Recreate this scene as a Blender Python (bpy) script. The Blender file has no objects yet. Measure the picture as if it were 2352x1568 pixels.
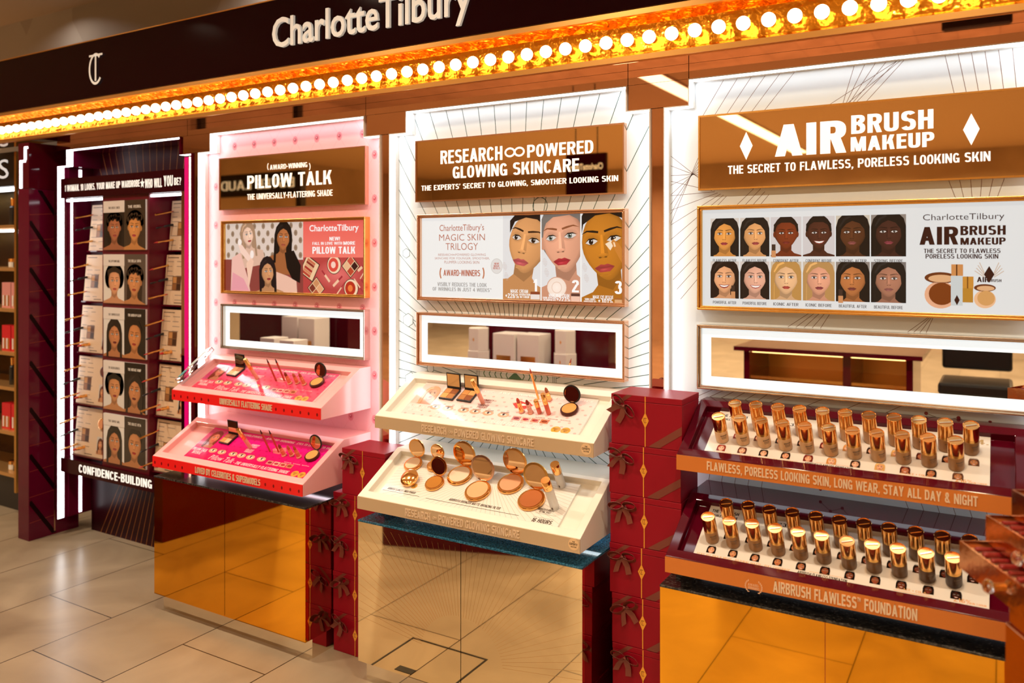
import bpy, bmesh, math, random
from mathutils import Matrix, Vector
random.seed(7)
SC = bpy.context.scene
COL = SC.collection
D = bpy.data
# ------------------------------------------------------------------ camera
FPX = 1889.0; YAW = math.radians(30.8); EYE = 1.6; CX = 1176.0; HY = 587.0
cam = D.cameras.new('camera'); co = D.objects.new('camera', cam); COL.objects.link(co)
co.location = (0, 0, EYE); co.rotation_euler = (math.pi/2, 0, YAW)
cam.sensor_width = 36.0; cam.lens = FPX/2352*36.0
cam.shift_y = -(784-HY)/2352.0
cam.dof.use_dof = True; cam.dof.focus_distance = 2.85; cam.dof.aperture_fstop = 2.4
cam.clip_start = .05
SC.camera = co
# ------------------------------------------------------------------ world, exposure
w = D.worlds.new('world'); SC.world = w; w.use_nodes = True
bg = w.node_tree.nodes['Background']; bg.inputs[0].default_value = (.9, .6, .35, 1); bg.inputs[1].default_value = .05
SC.view_settings.view_transform = 'Standard'; SC.view_settings.look = 'None'
SC.view_settings.exposure = 0.0; SC.view_settings.gamma = 1.0; SC.view_settings.use_curve_mapping = False
SC.cycles.use_denoising = True
SC.cycles.max_bounces = 10; SC.cycles.glossy_bounces = 6; SC.cycles.transmission_bounces = 6
SC.cycles.sample_clamp_indirect = 6.0
# ------------------------------------------------------------------ ceiling downlights (the lamps of the shop, then an added rear row)
def lamp(x, y, e, r=.09, c=(1, .78, .50), z=3.285):
    l = D.lights.new('downlight', 'AREA'); l.shape = 'DISK'; l.size = 2*r; l.energy = e; l.color = c
    l.spread = math.radians(150)
    o = D.objects.new('downlight', l); COL.objects.link(o); o.location = (x, y, z)
LAMPS = [(x, y) for y in (1.15, -1.2, -3.6, -6.0, -8.2) for x in (-8.4, -6.6, -5.0, -3.4, -1.8, -.2, 1.4)]
E0 = 27.0
for x, y in LAMPS: lamp(x, y, E0 if y > 0 else (E0*.8 if y > -2 else E0*1.5), c=(1, .83, .61) if y > 0 else (1, .77, .48))
for x, e in ((-5.4, 2.5), (-3.4, 7), (-1.8, 8)): lamp(x, 3.0, e*.8, c=(1, .90, .80))  # rear row added to brighten the wall above the sign

# ------------------------------------------------------------------ measuring: a point of a vertical plane at distance y
def at(px, py, y):
    s = (px-CX)/FPX
    ax = -math.sin(YAW)+math.cos(YAW)*s; ay = math.cos(YAW)+math.sin(YAW)*s
    t = y/ay
    return (ax*t, EYE-(py-HY)*t/FPX)
def lin(v):
    v = v/255.0
    return v/12.92 if v <= .04045 else ((v+.055)/1.055)**2.4
def C(h, k=1.0):
    h = h.lstrip('#'); return tuple(lin(int(h[i:i+2], 16))*k for i in (0, 2, 4))
# ------------------------------------------------------------------ materials
MATS = {}
def mat(name, base=(.8, .8, .8), rough=.5, metal=0., emit=None, es=0., spec=.5, coat=0., trans=0., ior=1.45, alpha=1., noise=None, bump=None, colattr=False):
    if name in MATS: return MATS[name]
    m = D.materials.new(name); m.use_nodes = True; nt = m.node_tree; p = nt.nodes['Principled BSDF']
    p.inputs['Base Color'].default_value = (*base, 1); p.inputs['Roughness'].default_value = rough
    p.inputs['Metallic'].default_value = metal; p.inputs['Specular IOR Level'].default_value = spec
    p.inputs['Coat Weight'].default_value = coat; p.inputs['Transmission Weight'].default_value = trans
    p.inputs['IOR'].default_value = ior; p.inputs['Alpha'].default_value = alpha; p.inputs['Coat Roughness'].default_value = .03
    if emit: p.inputs['Emission Color'].default_value = (*emit, 1); p.inputs['Emission Strength'].default_value = es
    L = nt.links.new
    if colattr:
        a = nt.nodes.new('ShaderNodeVertexColor'); a.layer_name = 'Col'
        L(a.outputs['Color'], p.inputs['Base Color'])
        if es:
            vm = nt.nodes.new('ShaderNodeVectorMath'); vm.operation = 'SCALE'; vm.inputs['Scale'].default_value = .18
            L(a.outputs['Color'], vm.inputs[0]); L(vm.outputs[0], p.inputs['Base Color'])
            L(a.outputs['Color'], p.inputs['Emission Color']); p.inputs['Emission Strength'].default_value = es
    if noise:   # (scale, c1, c2, lo, hi)
        tc = nt.nodes.new('ShaderNodeTexCoord'); n = nt.nodes.new('ShaderNodeTexNoise'); n.inputs['Scale'].default_value = noise[0]; n.inputs['Detail'].default_value = 6
        r = nt.nodes.new('ShaderNodeValToRGB'); r.color_ramp.elements[0].position = noise[3]; r.color_ramp.elements[1].position = noise[4]
        r.color_ramp.elements[0].color = (*noise[1], 1); r.color_ramp.elements[1].color = (*noise[2], 1)
        L(tc.outputs['Object'], n.inputs['Vector']); L(n.outputs['Fac'], r.inputs['Fac']); L(r.outputs['Color'], p.inputs['Base Color'])
    if bump:    # (scale, strength, distance)
        tc = nt.nodes.new('ShaderNodeTexCoord'); n = nt.nodes.new('ShaderNodeTexNoise'); n.inputs['Scale'].default_value = bump[0]
        b = nt.nodes.new('ShaderNodeBump'); b.inputs['Strength'].default_value = bump[1]; b.inputs['Distance'].default_value = bump[2]
        L(tc.outputs['Object'], n.inputs['Vector']); L(n.outputs['Fac'], b.inputs['Height']); L(b.outputs['Normal'], p.inputs['Normal'])
    MATS[name] = m; return m
M_white = mat('white_lacquer', (.82, .83, .82), .25, coat=.2)
M_cream = mat('cream_lacquer', (.84, .79, .70), .28, coat=.2)
M_beigefront = mat('champagne_front', (.62, .46, .29), .35, metal=.35)
M_pink = mat('pink_lacquer', (.86, .42, .42), .25, coat=.25)
M_redfront = mat('red_front', (.75, .012, .012), .35)
M_maroon = mat('maroon_gloss', (.075, .0015, .008), .08, spec=.35, coat=.08)
M_maroonbox = mat('maroon_paper', (.26, .002, .012), .42, spec=.3)
M_maroonwall = mat('maroon_panel', (.10, .002, .018), .12, spec=.35, coat=.08)
M_fascia = mat('fascia_maroon', (.012, .0005, .002), .08, spec=.12)
M_bardark = mat('maroon_bar', (.030, .0015, .004), .15, spec=.2)
M_copperfront = mat('copper_front', (.72, .24, .05), .38, metal=.55)
M_led = mat('led_diffuser', (1, 1, 1), .4, emit=(.95, .97, 1), es=6.2)
M_ledmag = mat('magenta_strip', (.5, .0, .12), .3, emit=(.55, 0, .13), es=.55)
M_halo = mat('mirror_light_border', (.4, .4, .4), .3, emit=(.88, .98, 1), es=.84)
M_bulb = mat('bulb_glow', (1, 1, 1), .1, emit=(1, .80, .50), es=4.0)
M_goldch = mat('gold_reflector', (.95, .40, .03), .20, metal=1, bump=(26, .35, .02))
M_goldtrim = mat('brushed_gold_trim', (.80, .44, .13), .32, metal=1)
M_rose = mat('rose_gold', (.84, .54, .38), .2, metal=1)
M_gold = mat('gold_frame', (.80, .46, .13), .24, metal=1)
M_silver = mat('nickel_frame', (.62, .55, .48), .22, metal=1)
M_cap = mat('copper_gold_cap', (.98, .52, .17), .13, metal=1)
M_capbar = mat('polished_bar', (1, .78, .5), .12, metal=1)
M_bronze = mat('bronze_mirror', (.70, .40, .26), .015, metal=1)
M_hdrmirror = mat('gold_tinted_mirror', (.86, .60, .30), .015, metal=1)
M_warmmirror = mat('warm_mirror', (.86, .56, .30), .02, metal=1)
M_mirror = mat('mirror', (.88, .88, .86), .01, metal=1)
M_doorgold = mat('gold_mirror_door', (1.0, .46, .03), .03, metal=1)
M_doorchamp = mat('champagne_mirror_door', (1.0, .83, .53), .03, metal=1)
M_stone = mat('black_granite', (.03, .028, .026), .10, noise=(120, (.012, .011, .010), (.09, .08, .07), .45, .75))
M_stonereflect = mat('granite_blue_reflection', (.05, .12, .16), .06, noise=(160, (.01, .06, .11), (.07, .26, .40), .45, .75))  # dark granite with the blue reflected light put into its colour
M_plinth = mat('plinth_mirror', (.85, .76, .62), .06, metal=1)
M_dark = mat('black_plastic', (.012, .010, .010), .3)
M_ribbon = mat('brown_satin', (.17, .035, .022), .34, spec=.6)
M_emblem = mat('gold_foil', (.95, .46, .07), .34, metal=.7)
M_letter = mat('white_letters', (.86, .86, .82), .4, emit=(.9, .9, .84), es=.22)
M_hletter = mat('white_vinyl', (.92, .93, .92), .5, emit=(.9, .95, .95), es=.55)
M_cletter = mat('champagne_letters', (.80, .62, .44), .3, metal=.3)
M_print = mat('print_matt', rough=.35, colattr=True)
M_card = mat('print_gloss', rough=.12, colattr=True, coat=.4)
M_lit = mat('backlit_print', rough=.3, colattr=True, es=.86)
M_acryl = mat('clear_acrylic', (.96, .98, 1), .03, trans=1, ior=1.2)
M_frost = mat('frosted_glass', (.93, .92, .90), .35, trans=.35)
M_glass = mat('clear_glass', (1, 1, 1), .02, trans=1, ior=1.45)
M_powder = {}
def powder(h): 
    return mat('powder_'+h.strip('#'), C(h), .7)
# ------------------------------------------------------------------ geometry collector
class G:
    def __init__(s): s.v = []; s.f = []; s.c = []; s.m = []; s.M = None
    def _add(s, vs, fs, col=None, mi=0, cols=None):
        b = len(s.v)
        for p in vs:
            p = Vector(p)
            s.v.append(s.M @ p if s.M else p)
        for k, f in enumerate(fs):
            s.f.append([b+i for i in f]); s.m.append(mi)
            s.c.append([cols[i] for i in f] if cols else [col or (.8, .8, .8)]*len(f))
        return s
    def box(s, x0, x1, y0, y1, z0, z1, mi=0, col=None):
        return s._add([(x0,y0,z0),(x1,y0,z0),(x1,y1,z0),(x0,y1,z0),(x0,y0,z1),(x1,y0,z1),(x1,y1,z1),(x0,y1,z1)],
                      [(3,2,1,0),(4,5,6,7),(0,1,5,4),(1,2,6,5),(2,3,7,6),(3,0,4,7)], col, mi)
    def quad(s, a, b, c, d, mi=0, col=None): return s._add([a,b,c,d], [(0,1,2,3)], col, mi)
    def prism(s, pts, a0, a1, axis='y', mi=0, col=None):
        # polygon in the other two axes, extruded along axis
        def P(p, a): return (p[0], a, p[1]) if axis == 'y' else ((a, p[0], p[1]) if axis == 'x' else (p[0], p[1], a))
        n = len(pts)
        return s._add([P(p, a0) for p in pts]+[P(p, a1) for p in pts],
                      [tuple(range(n))[::-1], tuple(range(n, 2*n))]+[(i, (i+1)%n, n+(i+1)%n, n+i) for i in range(n)], col, mi)
    def lathe(s, prof, n=28, mi=0, caps=True, cx=0, cy=0, sx=1, sy=1):
        vs = []; fs = []
        for r, z in prof:
            for i in range(n):
                a = 2*math.pi*i/n; vs.append((cx+r*sx*math.cos(a), cy+r*sy*math.sin(a), z))
        for j in range(len(prof)-1):
            for i in range(n):
                i2 = (i+1) % n; fs.append((j*n+i, j*n+i2, (j+1)*n+i2, (j+1)*n+i))
        if caps:
            if prof[0][0] > 1e-6: fs.append(tuple(range(n))[::-1])
            if prof[-1][0] > 1e-6: fs.append(tuple((len(prof)-1)*n+i for i in range(n)))
        return s._add(vs, fs, None, mi)
    def tube(s, path, rad, n=10, mi=0, flat=1.0):
        path = [Vector(p) for p in path]
        if not isinstance(rad, (list, tuple)): rad = [rad]*len(path)
        vs = []; fs = []
        for j, p in enumerate(path):
            t = (path[min(j+1, len(path)-1)]-path[max(j-1, 0)]).normalized()
            u = t.cross(Vector((0, 0, 1)))
            if u.length < 1e-3: u = t.cross(Vector((0, 1, 0)))
            u.normalize(); w2 = t.cross(u).normalized()
            for i in range(n):
                a = 2*math.pi*i/n; vs.append(p+u*rad[j]*math.cos(a)+w2*rad[j]*flat*math.sin(a))
        for j in range(len(path)-1):
            for i in range(n):
                i2 = (i+1) % n; fs.append((j*n+i, j*n+i2, (j+1)*n+i2, (j+1)*n+i))
        fs.append(tuple(range(n))[::-1]); fs.append(tuple((len(path)-1)*n+i for i in range(n)))
        return s._add(vs, fs, None, mi)
    def strip(s, path, width_vec, th=.0008, mi=0):
        # a ribbon: path points, constant width vector, small thickness
        path = [Vector(p) for p in path]; wv = Vector(width_vec)/2
        vs = []; fs = []
        for j, p in enumerate(path):
            t = (path[min(j+1, len(path)-1)]-path[max(j-1, 0)]).normalized(); nn = t.cross(wv).normalized()*th/2
            vs += [p-wv-nn, p+wv-nn, p+wv+nn, p-wv+nn]
        for j in range(len(path)-1):
            a = 4*j; b = a+4
            for i in range(4): fs.append((a+i, a+(i+1)%4, b+(i+1)%4, b+i))
        fs.append((3, 2, 1, 0)); e = 4*(len(path)-1); fs.append((e, e+1, e+2, e+3))
        return s._add(vs, fs, None, mi)
    def sphere(s, c, r, n=16, m=10, mi=0, sz=1.0):
        prof = [(r*math.sin(math.pi*j/m), c[2]-r*sz*math.cos(math.pi*j/m)) for j in range(m+1)]
        prof[0] = (1e-5, prof[0][1]); prof[-1] = (1e-5, prof[-1][1])
        return s.lathe(prof, n, mi, False, c[0], c[1])
    def text3d(s, txt, x0, x1, z0, z1, y, th, bold=.0, mi=0):
        # raised letters facing -y, filling the box x0..x1, z0..z1, front face at y-th
        vs, fs = glyphs(txt, bold); X0, X1, Y0, Y1 = bbox2(vs)
        P = [((v[0]-X0)/(X1-X0)*(x1-x0)+x0, (v[1]-Y0)/(Y1-Y0)*(z1-z0)+z0) for v in vs]
        n = len(P); cnt = {}
        for f in fs:
            for i in range(len(f)):
                e = (f[i], f[(i+1) % len(f)]); cnt[tuple(sorted(e))] = cnt.get(tuple(sorted(e)), 0)+1
        out = [tuple(f) for f in fs]
        for f in fs:
            for i in range(len(f)):
                a, b = f[i], f[(i+1) % len(f)]
                if cnt[tuple(sorted((a, b)))] == 1: out.append((b, a, a+n, b+n))
        eps = [(i//4 % 9)*.00004 if is_caps(txt) else 0 for i in range(n)]
        return s._add([(p[0], y-th+e, p[1]) for p, e in zip(P, eps)]+[(p[0], y, p[1]) for p in P], out, None, mi)
    def mesh(s, name, mats, smooth=False, off=None):
        me = D.meshes.new(name)
        vs = [v-off for v in s.v] if off is not None else s.v
        me.from_pydata([tuple(v) for v in vs], [], s.f)
        for m in (mats if isinstance(mats, (list, tuple)) else [mats]): me.materials.append(m)
        me.polygons.foreach_set('material_index', s.m)
        ca = me.color_attributes.new('Col', 'FLOAT_COLOR', 'CORNER')
        flat = []
        for c in s.c:
            for q in c: flat += [q[0], q[1], q[2], 1.0]
        ca.data.foreach_set('color', flat)
        if smooth:
            me.polygons.foreach_set('use_smooth', [True]*len(me.polygons))
            try: me.set_sharp_from_angle(angle=math.radians(38))
            except Exception: pass
        me.update(); return me
def tag(o, label=None, cat=None, group=None, kind=None):
    if label: o['label'] = label
    if cat: o['category'] = cat
    if group: o['group'] = group
    if kind: o['kind'] = kind
    return o
def bev(o, wd=.002, seg=2):
    b = o.modifiers.new('bevel', 'BEVEL'); b.width = wd; b.segments = seg; b.limit_method = 'ANGLE'; b.angle_limit = math.radians(40); return o
def thing(name, loc, label, cat, group=None, M=None):
    o = D.objects.new(name, None); COL.objects.link(o); o.empty_display_size = .05
    if M is not None: o.matrix_world = M
    else: o.location = loc
    return tag(o, label, cat, group)
def part(name, g, m, root, smooth=False, local=False, label=None):
    off = None
    if root is not None and not local:
        off = Vector(root['wloc']) if 'wloc' in root else Vector(root.location)
    o = D.objects.new(name, g.mesh(name, m, smooth, off)); COL.objects.link(o)
    if root is not None: o.parent = root
    if label: o['label'] = label
    return o
def sub(name, g, m, prt, root, smooth=False, local=False):
    o = D.objects.new(name, g.mesh(name, m, smooth, None if local else Vector(root.location))); COL.objects.link(o); o.parent = prt; return o
def solo(name, g, m, label=None, cat=None, group=None, kind=None, smooth=False):
    o = D.objects.new(name, g.mesh(name, m, smooth)); COL.objects.link(o); return tag(o, label, cat, group, kind)
def struct(name, g, m): return solo(name, g, m, kind='structure')
def dup(root, M=None, label=None, group=None):
    def cp(o, par):
        c = o.copy(); COL.objects.link(c)
        if par is not None: c.parent = par
        for ch in o.children: cp(ch, c)
        return c
    r = cp(root, None)
    if M is not None: r.matrix_world = M
    if label: r['label'] = label
    if group: r['group'] = group
    return r
# ------------------------------------------------------------------ text and print
_TC = {}
def text_mesh(txt, bold=0.0, shear=0.0):
    key = (txt, bold, shear)
    if key in _TC: return _TC[key]
    cu = D.curves.new('t', 'FONT'); cu.body = txt; cu.size = 1; cu.offset = bold; cu.resolution_u = 3; cu.shear = shear
    cu.fill_mode = 'FRONT'; cu.space_line = .82; cu.align_x = 'CENTER'
    o = D.objects.new('t', cu); COL.objects.link(o)
    dg = bpy.context.evaluated_depsgraph_get(); me = D.meshes.new_from_object(o.evaluated_get(dg))
    r = ([(v.co.x, v.co.y) for v in me.vertices], [tuple(p.vertices) for p in me.polygons])
    D.objects.remove(o); D.meshes.remove(me); D.curves.remove(cu)
    _TC[key] = r; return r
# condensed grotesque capitals drawn from bars and bowls (cap height 1)
def gothic(txt, t=.155, h=.14, gap=.075, shear=0.):
    key = ('gothic', txt, t, h, shear)
    if key in _TC: return _TC[key]
    V = []; F = []
    def quad(*p): b = len(V); V.extend(p); F.append((b, b+1, b+2, b+3))
    def glyph(c, x):
        W = .50
        def R(x0, y0, x1, y1): quad((x+x0, y0), (x+x1, y0), (x+x1, y1), (x+x0, y1))
        def Dg(x0, y0, x1, y1, w=t*1.04): quad((x+x0, y0), (x+x0+w, y0), (x+x1+w, y1), (x+x1, y1)) if y1 > y0 else quad((x+x1, y1), (x+x1+w, y1), (x+x0+w, y0), (x+x0, y0))
        def arc(cx, cy, rx, ry, a0, a1, n=14, tt=t, hh=h, e=.80):
            def P(rx_, ry_, a):
                q, s = math.cos(a), math.sin(a)
                return (x+cx+rx_*math.copysign(abs(q)**e, q), cy+ry_*math.copysign(abs(s)**e, s))
            for i in range(n):
                A = math.radians(a0+(a1-a0)*i/n); B = math.radians(a0+(a1-a0)*(i+1)/n)
                p = (P(rx, ry, A), P(rx, ry, B), P(rx-tt, ry-hh, B), P(rx-tt, ry-hh, A)); quad(*(p if a1 > a0 else p[::-1]))
        if c == ' ': return .24
        if c == 'A': W = .56; Dg(0, 0, W/2-t*.52, 1); Dg(W-t*1.04, 0, W/2-t*.52, 1); R(.13, .22, W-.13, .22+h)
        elif c == 'B': R(0, 0, t, 1); R(t, 0, W*.5, h); R(t, 1-h, W*.5, 1); R(t, .47, W*.5, .47+h); arc(W*.5, .77, W*.47, .23+.0, -90, 90); arc(W*.5, .29, W*.5, .29, -90, 90)
        elif c == 'C': arc(W/2, .5, W/2, .5, 32, 328, 22)
        elif c == 'D': R(0, 0, t, 1); R(t, 0, W*.45, h); R(t, 1-h, W*.45, 1); arc(W*.45, .5, W*.55, .5, -90, 90, 18)
        elif c in 'E\u00c9':
            W = .42; R(0, 0, t, 1); R(t, 0, W, h); R(t, 1-h, W, 1); R(t, .44, W*.93, .44+h)
            if c != 'E': Dg(.13, 1.05, .24, 1.2, .12)
        elif c == 'F': W = .41; R(0, 0, t, 1); R(t, 1-h, W, 1); R(t, .42, W*.92, .42+h)
        elif c == 'G': arc(W/2, .5, W/2, .5, 32, 330, 22); R(W-t, .02, W, .5); R(W*.5, .5-h*.9, W-t, .5)
        elif c == 'H': R(0, 0, t, 1); R(W-t, 0, W, 1); R(t, .44, W-t, .44+h)
        elif c == 'I': W = t; R(0, 0, t, 1)
        elif c == 'J': W = .42; R(W-t, .25, W, 1); arc(W/2, .25, W/2, .25, 180, 360)
        elif c == 'K': W = .54; R(0, 0, t, 1); Dg(t*.9, .38, W-t*1.15, 1); Dg(W-t*1.1, 0, t*1.35, .62)
        elif c == 'L': W = .40; R(0, 0, t, 1); R(t, 0, W, h)
        elif c == 'M': W = .68; R(0, 0, t*.95, 1); R(W-t*.95, 0, W, 1); Dg(W/2-t*.5, .0, t*.2, 1); Dg(W/2-t*.5, .0, W-t*1.2, 1)
        elif c == 'N': W = .52; R(0, 0, t*.95, 1); R(W-t*.95, 0, W, 1); Dg(W-t*1.04, 0, 0, 1)
        elif c in 'O0Q':
            if c == '0': W = .46
            arc(W/2, .5, W/2, .5, 0, 360, 28)
            if c == 'Q': Dg(W*.75, -.05, W*.5, .25)
        elif c == 'P': R(0, 0, t, 1); R(t, 1-h, W*.5, 1); R(t, .40, W*.5, .40+h); arc(W*.5, .70, W*.5, .30, -90, 90)
        elif c == 'R': R(0, 0, t, 1); R(t, 1-h, W*.5, 1); R(t, .43, W*.5, .43+h); arc(W*.5, .715, W*.5, .285, -90, 90); Dg(W-t*.98, 0, W*.40, .46, t)
        elif c == 'S': arc(W/2, .735, W*.48, .265, 25, 270, 16); arc(W/2, .30, W/2, .30, 90, -155, 16)
        elif c == 'T': W = .46; R(W/2-t/2, 0, W/2+t/2, 1-h); R(0, 1-h, W, 1)
        elif c == 'U': R(0, .27, t, 1); R(W-t, .27, W, 1); arc(W/2, .27, W/2, .27, 180, 360)
        elif c == 'V': W = .54; Dg(W/2-t*.52, 0, 0, 1); Dg(W/2-t*.52, 0, W-t*1.04, 1)
        elif c == 'W': W = .80; q = W/4; Dg(q-t*.45, 0, 0, 1, t*.92); Dg(q-t*.45, 0, W/2-t*.46, 1, t*.92); Dg(3*q-t*.45, 0, W/2-t*.46, 1, t*.92); Dg(3*q-t*.45, 0, W-t*.92, 1, t*.92)
        elif c == 'X': Dg(0, 0, W-t, 1); Dg(W-t, 0, 0, 1)
        elif c == 'Y': W = .52; R(W/2-t/2, 0, W/2+t/2, .42); Dg(W/2-t*.5, .40, 0, 1); Dg(W/2-t*.5, .40, W-t*1.04, 1)
        elif c == 'Z': W = .46; R(0, 0, W, h); R(0, 1-h, W, 1); Dg(0, h, W-t*1.1, 1-h)
        elif c == '&': W = .56; arc(W*.42, .76, W*.34, .24, -60, 240, 16); arc(W*.42, .27, W*.42, .27, 60, 350, 16); Dg(W-t, 0, W*.2, .62, t)
        elif c == '1': W = .30; R(W-t, 0, W, 1); Dg(0, .70, W-t, .98, t*.9)
        elif c == '2': W = .46; arc(W/2, .72, W/2, .28, 175, -20, 14); Dg(0, h, W-t*1.2, .66); R(0, 0, W, h)
        elif c == '3': W = .46; arc(W*.47, .755, W*.46, .245, 165, -90, 14); arc(W*.47, .29, W*.5, .29, 90, -165, 14)
        elif c == '4': W = .50; R(W-t*1.6, 0, W-t*.6, 1); R(0, .22, W, .22+h); Dg(0, .3, W-t*1.5, 1)
        elif c == '6': W = .46; arc(W/2, .31, W/2, .31, 0, 360, 20); arc(W/2, .5, W/2, .5, 40, 185, 12)
        elif c == '%': W = .7; arc(.15, .76, .15, .24, 0, 360, 14, t*.6, h*.7); arc(W-.15, .24, .15, .24, 0, 360, 14, t*.6, h*.7); Dg(.14, 0, W-.24, 1, t*.6)
        elif c == '+': W = .42; R(0, .43, W, .43+h); R(W/2-t/2, .25, W/2+t/2, .75)
        elif c == '-': W = .26; R(0, .38, W, .38+h)
        elif c == ',': W = t; R(0, 0, t, h); Dg(-.02, -.15, .06, 0, t*.55)
        elif c == '.': W = t; R(0, 0, t, h)
        elif c == '!': W = t; R(0, 0, t, h); R(0, .26, t, 1)
        elif c == '?': W = .44; arc(W/2, .74, W/2, .26, 170, -90, 14); R(W/2-t/2, .26, W/2+t/2, .50); R(W/2-t/2, 0, W/2+t/2, h)
        elif c == '\u2019': W = t*.8; R(0, .82, t*.8, 1); Dg(-.02, .68, .03, .82, t*.5)
        elif c == '\u2022': W = .2; arc(.1, .5, .1, .1, 0, 360, 10, .099, .099, 1)
        elif c == '*': W = .3; R(0, .78, .3, .84); Dg(.05, .66, .19, .96, .06); Dg(.19, .66, .05, .96, .06)
        elif c == '\u2122': W = .34; R(0, .93, .14, 1); R(.045, .66, .095, .93); R(.18, .66, .22, 1); R(.30, .66, .34, 1); R(.22, .80, .30, .93)
        elif c == '\u221e': W = .62; arc(.17, .46, .17, .17, 0, 360, 18, .075, .075, 1); arc(.45, .46, .17, .17, 0, 360, 18, .075, .075, 1)
        return W
    lines = txt.split('\n'); y = 0; rows = []
    for ln in lines:
        s0 = len(V); X = 0
        for ch in ln: X += glyph(ch, X)+gap
        rows.append((s0, len(V), X-gap))
    mw = max(r[2] for r in rows)
    for k, (a, b, wd) in enumerate(rows):
        for i in range(a, b): V[i] = (V[i][0]+(mw-wd)/2+shear*V[i][1], V[i][1]-k*1.16)
    _TC[key] = (V, F); return _TC[key]
def is_caps(txt): return txt == txt.upper() and any(ch.isalnum() for ch in txt)
def glyphs(txt, bold=0., shear=0.):
    if is_caps(txt) and bold > -.001: return gothic(txt, .12+bold*1.3, .115+bold*1.1, .075, shear)
    return text_mesh(txt, bold, shear)
def bbox2(vs):
    xs = [v[0] for v in vs]; ys = [v[1] for v in vs]; return min(xs), max(xs), min(ys), max(ys)
def clip(poly, box):
    # poly: [(x, y, col)], Sutherland-Hodgman against a rectangle
    x0, y0, x1, y1 = box
    for ax, lim, sg in ((0, x0, 1), (0, x1, -1), (1, y0, 1), (1, y1, -1)):
        out = []
        for i in range(len(poly)):
            a = poly[i-1]; b = poly[i]
            ia = (a[ax]-lim)*sg >= 0; ib = (b[ax]-lim)*sg >= 0
            if ia != ib:
                t = (lim-a[ax])/(b[ax]-a[ax])
                out.append((a[0]+(b[0]-a[0])*t, a[1]+(b[1]-a[1])*t, tuple(p+(q-p)*t for p, q in zip(a[2], b[2]))))
            if ib: out.append(b)
        poly = out
        if not poly: return poly
    return poly
class Print:
    """flat printed artwork: polygons in a plane, each ink layer a tenth of a millimetre above the last"""
    STEP = .0001
    def __init__(s, o, ux, uy, n): s.g = G(); s.o = Vector(o); s.ux = Vector(ux); s.uy = Vector(uy); s.n = Vector(n); s.cl = None
    def W(s, a, b, l): return s.o+s.ux*a+s.uy*b+s.n*(l*s.STEP)
    def poly(s, pts, col, l=1, cols=None):
        p = [(q[0], q[1], (cols[i] if cols else col)) for i, q in enumerate(pts)]
        if s.cl: p = clip(p, s.cl)
        if len(p) < 3: return s
        ar = sum(p[i-1][0]*p[i][1]-p[i][0]*p[i-1][1] for i in range(len(p)))
        if ar < 0: p = p[::-1]
        s.g._add([s.W(q[0], q[1], l) for q in p], [tuple(range(len(p)))], cols=[q[2] for q in p]); return s
    def rect(s, x0, y0, x1, y1, col, l=1): return s.poly([(x0,y0),(x1,y0),(x1,y1),(x0,y1)], col, l)
    def grad(s, x0, y0, x1, y1, cb, ct, l=1):
        p = [(x0,y0),(x1,y0),(x1,y1),(x0,y1)]; return s.poly(p, None, l, [cb, cb, ct, ct])
    def ell(s, cx, cy, rx, ry, col, l=1, n=20, rot=0, cc=None):
        pts = []
        for i in range(n):
            a = 2*math.pi*i/n; x, y = rx*math.cos(a), ry*math.sin(a)
            pts.append((cx+x*math.cos(rot)-y*math.sin(rot), cy+x*math.sin(rot)+y*math.cos(rot)))
        if cc is None: return s.poly(pts, col, l)
        for i in range(n): s.poly([(cx, cy), pts[i], pts[(i+1) % n]], None, l, [cc, col, col])
        return s
    def ring(s, cx, cy, r, w, col, l=1, n=24, a0=0, a1=2*math.pi, ry=None):
        ry = ry or r
        for i in range(n):
            A = a0+(a1-a0)*i/n; B = a0+(a1-a0)*(i+1)/n
            s.poly([(cx+r*math.cos(A), cy+ry*math.sin(A)), (cx+r*math.cos(B), cy+ry*math.sin(B)),
                    (cx+(r-w)*math.cos(B), cy+(ry-w)*math.sin(B)), (cx+(r-w)*math.cos(A), cy+(ry-w)*math.sin(A))], col, l)
        return s
    def line(s, a, b, w, col, l=1):
        dx, dy = b[0]-a[0], b[1]-a[1]; L = math.hypot(dx, dy) or 1; nx, ny = -dy/L*w/2, dx/L*w/2
        return s.poly([(a[0]+nx, a[1]+ny), (a[0]-nx, a[1]-ny), (b[0]-nx, b[1]-ny), (b[0]+nx, b[1]+ny)], col, l)
    def text(s, txt, x0, y0, x1, y1, col, l=8, bold=0., shear=0., rot=0):
        vs, fs = glyphs(txt, bold, shear); X0, X1, Y0, Y1 = bbox2(vs)
        P = [((v[0]-X0)/(X1-X0)*(x1-x0)+x0, (v[1]-Y0)/(Y1-Y0)*(y1-y0)+y0) for v in vs]
        if rot:
            mx, my = (x0+x1)/2, (y0+y1)/2; cr, sr = math.cos(rot), math.sin(rot)
            P = [(mx+(p[0]-mx)*cr-(p[1]-my)*sr, my+(p[0]-mx)*sr+(p[1]-my)*cr) for p in P]
        gc = is_caps(txt) and bold > -.001
        s.g._add([s.W(p[0], p[1], l+((i//4) % 8*.12 if gc else 0)) for i, p in enumerate(P)], fs, col); return s
    def ctm(s, cx, cy, h, col, l=8, th=None):
        # the monogram: an open C with a T standing in it
        th = th or h*.07
        s.ring(cx, cy, h*.36, th, col, l, 20, math.radians(50), math.radians(320), h*.5)
        s.rect(cx-th*.5, cy-h*.38, cx+th*.5, cy+h*.44, col, l+1)
        s.rect(cx-h*.34, cy+h*.40, cx+h*.36, cy+h*.40+th*.8, col, l+1)
        return s
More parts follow.
